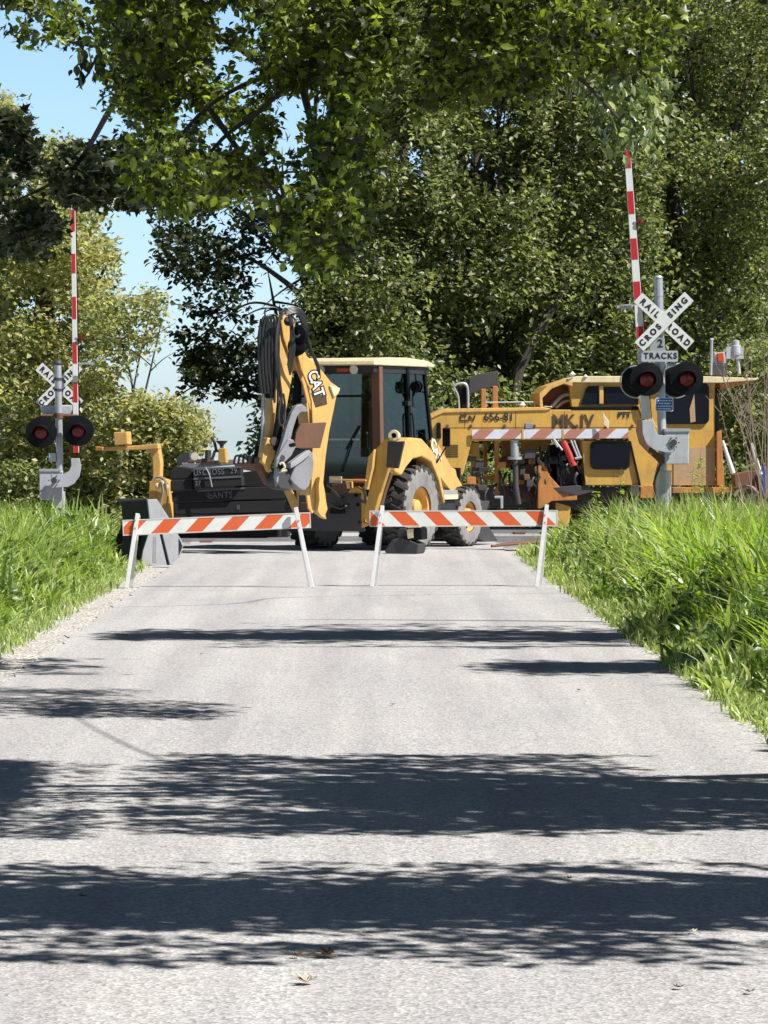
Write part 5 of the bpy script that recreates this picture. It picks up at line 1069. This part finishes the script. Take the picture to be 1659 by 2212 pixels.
m_.tube([PX(900, -40, 17), Vector((2.6, 17.1, 4.9))], .03, 7); m_.tube([PX(1000, -60, 17), Vector((3.4, 17.0, 5.0))], .028, 7)
m_.build('trunk', M['bark'], t1, smooth=True)
# the glossy drooping tip at the right, over the gate arm
base2 = (7.6, 19.0, 0)
t2 = thing('cherry_tree', 'tree with bright glossy narrow leaves drooping in front of the right gate arm tip', 'tree', base2, near_g)
G = [(1130, 40), (1300, 20), (1440, 160), (1425, 250), (1370, 330), (1340, 320), (1310, 270), (1250, 240), (1180, 230), (1140, 180)]
gl = sprays(np.concatenate([fill(G, 400, 22.4, 23.8, (), .4, -.0, 8, 81, None, 0, .2), fill([(1335, 240), (1375, 240), (1368, 320), (1350, 320)], 12, 22.8, 23.2, (), .4, -1, 3, 82)]), 6, .07)
leaves('crown', gl, .078, OVAL, OVAL_F, M['leafGlint'], t2, droop=2.4, spread=1.2, up=.1)
sh2 = shade_pts(900, 24.2, 26.8, -6.0, -2.0, 5.3, 6.8, 15, .0, .6)
tl = np.concatenate([fill([(-40, 250), (20, 255), (50, 290), (65, 340), (55, 390), (0, 410), (-40, 410)], 190, 22.4, 24.6, (), .4, -.05, 8, 83, None, 0, .2), fill([(-40, 440), (60, 440), (120, 470), (120, 500), (70, 545), (-40, 550)], 230, 22.4, 24.6, (), .4, -.1, 8, 85, None, 0, .2)])
tl2 = np.concatenate([fill([(120, 370), (150, 315), (200, 330), (225, 370), (240, 430), (200, 440), (140, 430)], 230, 22.2, 24.4, (), .4, -.02, 9, 84, None, 0, .2), fill([(220, 370), (250, 300), (330, 330), (410, 400), (400, 440), (300, 440), (225, 425)], 280, 22.2, 24.4, (), .4, .02, 9, 86, None, 0, .2)])
leaves('crown_shaded', np.concatenate([sprays(sh2, 9, .13), sprays(np.concatenate([tl, tl2]), 9, .05)]), .062, MAPLE, MAPLE_F, M['leafDark'], t2, droop=.6)
m_ = MB(); m_.tube([base2, (7.5, 19.0, 3.2), (7.2, 19.0, 6.5)], [.2, .17, .1], 12, smooth=4)
m_.tube([(7.45, 19.0, 4.4), (5.4, 17.5, 5.7), (1.5, 17.2, 5.5), PX(600, -80, 18.3), PX(300, 150, 20.5), PX(160, 360, 22.6), PX(20, 440, 23.2)], [.09, .07, .05, .035, .022, .014, .006], 8, smooth=6)
m_.tube([(5.4, 17.5, 5.7), (3.4, 17.4, 5.7), PX(1300, -90, 23.2), PX(1350, 120, 23.2), PX(1365, 300, 23.1)], [.03, .016, .006, .005, .004], 7, smooth=5)
m_.tube([PX(300, 200, 23.0), PX(330, 330, 22.9), PX(300, 430, 22.9)], [.015, .01, .004], 6, smooth=4)
m_.build('trunk', M['bark'], t2, smooth=True)
# small hanging sprig against the sky, top left
sp = MB(); sp.tube([PX(210, 120, 17.0), PX(190, 160, 17.0), PX(165, 190, 17.0)], [.008, .006, .003], 5, smooth=3); sp.tube([PX(228, 190, 17.0), PX(222, 210, 17.0), PX(224, 235, 17.0)], [.004, .003, .002], 5, smooth=3)
sp.build('hanging_twig', M['bark'], t1, smooth=True)
lp = np.array([tuple(PX(x, y, 17.0)) for x, y in ((205, 95), (190, 110), (180, 105), (168, 112), (175, 125), (190, 130), (165, 140), (175, 150), (155, 150), (160, 170), (172, 165), (200, 150), (205, 135))])
leaves('sprig_leaves', lp, .08, OVAL, OVAL_F, M['leafDark'], t1, droop=3, spread=.5, up=-.2)
# tree 3: nearest shade, 13..16 m, all its crown above the frame
base3 = (7.0, 12.4, 0)
t3 = thing('roadside_tree', 'tree standing beside the road whose crown shades the nearest stretch of road', 'tree', base3, near_g)
s3 = np.concatenate([shade_pts(2100, 13.8, 15.3, -2.6, 2.9, 4.0, 5.2, 25, -.4, .7, .26), shade_pts(750, 12.8, 15.9, -2.8, 2.4, 3.9, 5.2, 26, .17, .33)])
leaves('crown', sprays(s3, 9, .11, .6, .35), .08, MAPLE, MAPLE_F, M['leafDark'], t3, droop=.6)
m_ = MB(); m_.tube([base3, (7.0, 12.4, 3.2), (6.8, 12.5, 8)], [.25, .22, .1], 12, smooth=4); m_.tube([(6.95, 12.4, 3.8), (5.2, 12.5, 5.0), (2.0, 12.6, 4.8)], [.1, .07, .02], 8, smooth=5); m_.build('trunk', M['bark'], t3, smooth=True)
# tree 4: shade at 28..36 m
base4 = (10.5, 32.5, 0)
t4 = thing('roadside_tree', 'tree standing beside the road whose crown shades the road short of the barricades', 'tree', base4, near_g)
s4 = np.concatenate([shade_pts(1100, 33.0, 35.2, -2.6, 3.2, 6.6, 9.6, 35, -.0, .9, .2), shade_pts(150, 32, 36.4, -1.4, 3.4, 6.6, 9.4, 36, .15, .5),
      shade_pts(520, 28.5, 30.4, 1.0, 3.4, 6.2, 8.4, 37, .0, .7, .2), shade_pts(120, 28.6, 30.6, -5.4, -2.6, 6.2, 8.0, 38, -.1, .6),
      shade_pts(330, 24.2, 29.5, 3.3, 6.5, 5.2, 8.2, 39, .0, .8)])
leaves('crown', sprays(s4, 9, .15, .6, .5), .11, MAPLE, MAPLE_F, M['leafDark'], t4, droop=.6)
m_ = MB(); m_.tube([base4, (10.4, 32.5, 4), (10, 32.5, 9)], [.28, .24, .1], 12, smooth=4); m_.tube([(10.3, 32.5, 5), (8.5, 33.5, 7.6), (5, 34, 8)], [.12, .08, .02], 8, smooth=5); m_.tube([(10.3, 32.5, 4.6), (9, 30, 6.6), (4, 29.5, 7)], [.1, .07, .02], 8, smooth=5); m_.build('trunk', M['bark'], t4, smooth=True)

# ---- grass verges
def grass(name, label, n, xf, y0, y1, hfun, mat, wd=.014, seg=5, lean=.55, clump=None, loc=(0, 0, 0)):
    Y = y0 + (y1 - y0) * rng.uniform(0, 1, n); X, E = xf(Y, n)
    if clump is not None:
        c0 = np.stack([X, Y], 1)[: max(n // clump, 1)]; r_ = np.repeat(c0, clump, axis=0)[:n]; E = np.repeat(E[: len(c0)], clump)[:n]
        X, Y = r_[:, 0] + rng.normal(0, .05, len(r_)), r_[:, 1] + rng.normal(0, .07, len(r_)); n = len(X)
    L = hfun(X, Y, E) * rng.uniform(.45, 1.3, n); th = rng.uniform(0, 2 * math.pi, n); le = rng.uniform(.1, 1.0, n) * lean; wv = wd * rng.uniform(.6, 1.5, n)
    dx, dy = np.cos(th), np.sin(th); pv = th + rng.uniform(-1.2, 1.2, n) + math.pi / 2; px_, py_ = np.cos(pv), np.sin(pv)
    t = np.linspace(0, 1, seg + 1); V = np.zeros((n, seg + 1, 2, 3))
    bend = le[:, None] * (t[None] ** 2.2) ; up = t[None] - .42 * le[:, None] * t[None] ** 3.2
    w_ = wv[:, None] * (1 - t[None] ** 2.5) * (.55 + .9 * t[None] * (1 - t[None]) * 2)
    for s, sg_ in ((0, -1), (1, 1)):
        V[:, :, s, 0] = X[:, None] + L[:, None] * bend * dx[:, None] + sg_ * w_ * px_[:, None] / 2 * 1
        V[:, :, s, 1] = Y[:, None] + L[:, None] * bend * dy[:, None] + sg_ * w_ * py_[:, None] / 2
        V[:, :, s, 2] = L[:, None] * up - .02
    k = 2 * (seg + 1); f0 = np.array([(2 * i, 2 * i + 1, 2 * i + 3, 2 * i + 2) for i in range(seg)])
    F = (f0[None] + (np.arange(n) * k)[:, None, None]).reshape(-1, 4)
    o = np_mesh(name, V.reshape(-1, 3), F, M[mat]); tag(o, label, 'grass', None, 'stuff'); return o
def rside(w0, w1, pw=1.3):
    def f(Y, n): E = w0 + (w1 - w0) * rng.uniform(0, 1, n) ** pw; return 2.98 - .00845 * Y + E, E
    return f
def lside(w0, w1, pw=1.3):
    def f(Y, n): E = w0 + (w1 - w0) * rng.uniform(0, 1, n) ** pw; return -3.5 - .00845 * Y - E, E
    return f
def patch(X, Y): return np.array([noise.noise((x * .7, y * .5, 3)) for x, y in zip(X, Y)])
def hR(X, Y, E): return .93 * np.clip(.18 + .85 * np.clip(E, 0, 1.1) + .28 * patch(X, Y) + .3 * patch(X * 3.5, Y * 2.5), .12, 1.2) * np.where(Y > 52, .95, 1.0)
def hL(X, Y, E): return .84 * np.clip(.20 + .9 * np.clip(E, 0, .9) + .25 * patch(X, Y) + .3 * patch(X * 3.5, Y * 2.5), .12, 1.1)
grass('tall_grass', 'tall bright green grass filling the right verge up to the crossing signal', 30000, rside(-.22, 5.2), 19, 58.5, hR, 'grass', .042, 5, 1.0, 7)
grass('lime_grass', 'lime green broad grass blades catching the sun at the right edge', 3000, rside(.3, 3.0), 23, 44, lambda X, Y, E: hR(X, Y, E) * 1.12, 'grassY', .05, 6, 1.0, 8)
grass('verge_grass', 'tall bright green grass filling the left verge below the far signal', 25000, lside(-.05, 4.2), 25, 60, hL, 'grass', .042, 5, 1.0, 7)
grass('lime_verge_grass', 'lime green blades among the left verge grass', 5200, lside(.1, 3.0), 28, 58, lambda X, Y, E: hL(X, Y, E) * 1.1, 'grassY', .022, 6, .95, 8)
grass('dry_grass', 'straw coloured dead grass along the right verge edge and behind the far blades', 3600, rside(-.3, 4.0, 1.0), 24, 60, lambda X, Y, E: hR(X, Y, E) * 1.1, 'straw', .012, 5, .8, 5)
grass('low_grass', 'short thin grass creeping over the right gravel edge', 3000, rside(-.22, .45), 18, 56, lambda X, Y, E: np.full(len(X), .13), 'straw', .012, 3, 1.1, 6)
grass('low_verge_grass', 'short thin grass creeping over the left gravel edge', 7000, lside(-.35, .3), 24, 56, lambda X, Y, E: np.full(len(X), .14), 'grass', .014, 3, .9, 6)
grass('creeping_grass', 'thin green grass spilling over the right gravel edge', 7000, rside(-.3, .35), 18, 56, lambda X, Y, E: np.full(len(X), .15), 'grass', .015, 3, 1.0, 7)
vw = thing('verge_weeds', 'leafy green weeds mixed through both grassy verges', 'weeds', (0, 40, 0), None, 'stuff')
Yw = rng.uniform(20, 57, 5200); sd_ = rng.uniform(0, 1, 5200) < .6; Ew = np.abs(rng.normal(0, .9, 5200)) + .05
Xw = np.where(sd_, 3.0 + Ew, -3.5 - Ew) - .00845 * Yw; Zw = rng.uniform(.05, 1, 5200) * np.clip(.15 + .75 * Ew, .12, .85)
kw = np.array([noise.noise((x * 1.1, y * .8, 9)) > .02 for x, y in zip(Xw, Yw)]); leaves('foliage', sprays(np.stack([Xw, Yw, Zw], 1)[kw], 7, .07), .085, OVAL, OVAL_F, M['weed'], vw, droop=.2)
# individual seeding weeds in front of the tamper
def weed(x, yt, d, label, lean=0, seed=0):
    rr = random.Random(seed); b_ = Vector((PX(x, 945, d).x, d, 0)); tp = PX(x + lean, yt, d); o = thing('weed', label, 'weed', tuple(b_), 'seeding weeds above the grass')
    m_ = MB(); mid = b_.lerp(tp, .55) + Vector((rr.uniform(-.04, .04), 0, 0)); m_.tube([b_, mid, tp], [.009, .007, .003], 6, smooth=4)
    for k in range(6):
        q = mid.lerp(tp, .35 + .62 * k / 6); e = q + Vector((rr.choice((-1, 1)) * rr.uniform(.05, .13), rr.uniform(-.04, .04), rr.uniform(.0, .07))); m_.tube([q, q.lerp(e, .5) + Vector((0, 0, .012)), e], [.004, .004, .003], 4)
    m_.build('stem', M['straw'], o)
    P = np.array([tuple(b_.lerp(tp, rr.uniform(.3, 1)) + Vector((rr.uniform(-.05, .05), rr.uniform(-.03, .03), 0))) for _ in range(26)]); leaves('foliage', P, .08, OVAL, OVAL_F, M['grassY'], o, droop=.2)
for i, (x, y, d, lb) in enumerate(((1520, 980, 57, 'tall thin weed between the gate box and the tamper corner post'), (1492, 1010, 56.5, 'thin weed just right of the gate mechanism box'), (1505, 1040, 56, 'leafy weed low beneath the faded tan panel'), (1345, 1010, 57, 'pale seed stalk in front of the lower cab window'), (1555, 1050, 57, 'weed in front of the orange corner post'), (1300, 1060, 56, 'weed at the left shoulder of the right grass'))):
    weed(x, y, d, lb, (-8, 6, 5, -3, 8, -14)[i], i)
# ---- litter on the road
def dead_leaf(x, y, size, mat, label, rz, curl, seed):
    d = FPX * EYE / (y - HY); p_ = Vector(((x - CX) * d / FPX, d, .016)); o = thing('fallen_leaf', label, 'leaf', tuple(p_), 'dead leaves on the road')
    sh = MAPLE.copy(); rr = np.random.default_rng(seed); z = curl * (sh[:, 0] ** 2 * 2.2 + (sh[:, 1] - .4) ** 2 * 1.2) + rr.uniform(0, .06, len(sh)); c_, s_ = math.cos(rz), math.sin(rz); z = z * .45 + .02; size *= .8
    u, v_ = sh[:, 0], sh[:, 1] - .4; V = np.stack([(u * c_ - v_ * s_), (u * s_ + v_ * c_), z], 1) * size + np.array(p_)
    np_mesh('blade', V, MAPLE_F.copy(), M[mat], o, p_)
dead_leaf(662, 2133, .10, 'deadleafpale', 'pale curled dead leaf on the road near the camera', 2.2, 1.3, 1)
dead_leaf(655, 2131, .055, 'deadleaf', 'dark curled fragment of leaf touching the pale leaf', .6, 1.8, 2)
dead_leaf(640, 2075, .055, 'deadleaf', 'small brown leaf left of the broken twig', .8, 1.5, 3)
dead_leaf(700, 2074, .12, 'deadleaf', 'dark brown curled leaf with the broken twig', 1.6, .9, 4)
for k, (x, y, lb) in enumerate(((848, 1527, 'tiny dark leaf in the sunlit middle of the road'), (1249, 1496, 'small leaf on the road right of centre'), (992, 1650, 'brown leaf just beyond the wide shade band'), (643, 1735, 'dark leaf inside the wide shade band'), (1466, 2143, 'small dark leaf at the lower right of the road'), (1618, 2153, 'small dark leaf by the lower right corner'), (1228, 1906, 'dark leaf at the edge of the near shade band'), (436, 1417, 'leaf on the road short of the left verge'), (1498, 2022, 'pale leaf on the road beyond the dark ones at lower right'), (180, 1945, 'dark leaf in the near shade band at far left'))):
    dead_leaf(x, y, .05, 'deadleafpale' if 'pale' in lb else 'deadleaf', lb, k * 1.3, .9, 10 + k)
tw_ = thing('twig', 'broken pale twig lying beside the brown leaves on the road', 'twig', (-.2, 13, .01))
d = FPX * EYE / (2072 - HY); m_ = MB(); m_.tube([Vector(((645 - CX) * d / FPX, d, .018)), Vector(((680 - CX) * d / FPX, d - .02, .024)), Vector(((728 - CX) * d / FPX, d - .05, .02))], [.004, .006, .005], 7, smooth=4); m_.build('stem', M['drytwig'], tw_)
# loose chippings at the road edge, overhead cable whose shadow crosses the road
gv = MB(); rr_ = random.Random(2)
for k in range(2600):
    y = rr_.uniform(17, 56); s = rr_.choice((-1, 1)); x = (2.72 if s > 0 else -3.15) - .00845 * y + s * abs(rr_.gauss(.0, .22)); q = rr_.uniform(.008, .02)
    a = rr_.uniform(0, 6); vs = [(x + q * math.cos(a + i * 2.09), y + q * math.sin(a + i * 2.09), .006) for i in range(3)] + [(x, y, .006 + q * rr_.uniform(.6, 1.1))]; gv.add(vs, [(0, 1, 3), (1, 2, 3), (2, 0, 3)])
tag(gv.build('loose_gravel', M['gravel']), 'loose pale chippings scattered along both road edges', 'gravel', None, 'stuff')
kz = math.cos(SUN_EL) / math.sin(SUN_EL)
cb = MB(); cb.tube([(-12, 30, 9.6), (-3, 34.6, 8.6), (3.6, 36.9, 8.1), (4.8, 39.1, 8.0), (8.3, 40.3, 8.0), (16, 42, 8.6), (24, 43, 9.5)], .017, 6, smooth=5)
tag(cb.build('overhead_cable', M['blk']), 'thin cable crossing above the road just short of the barricades', 'cable')
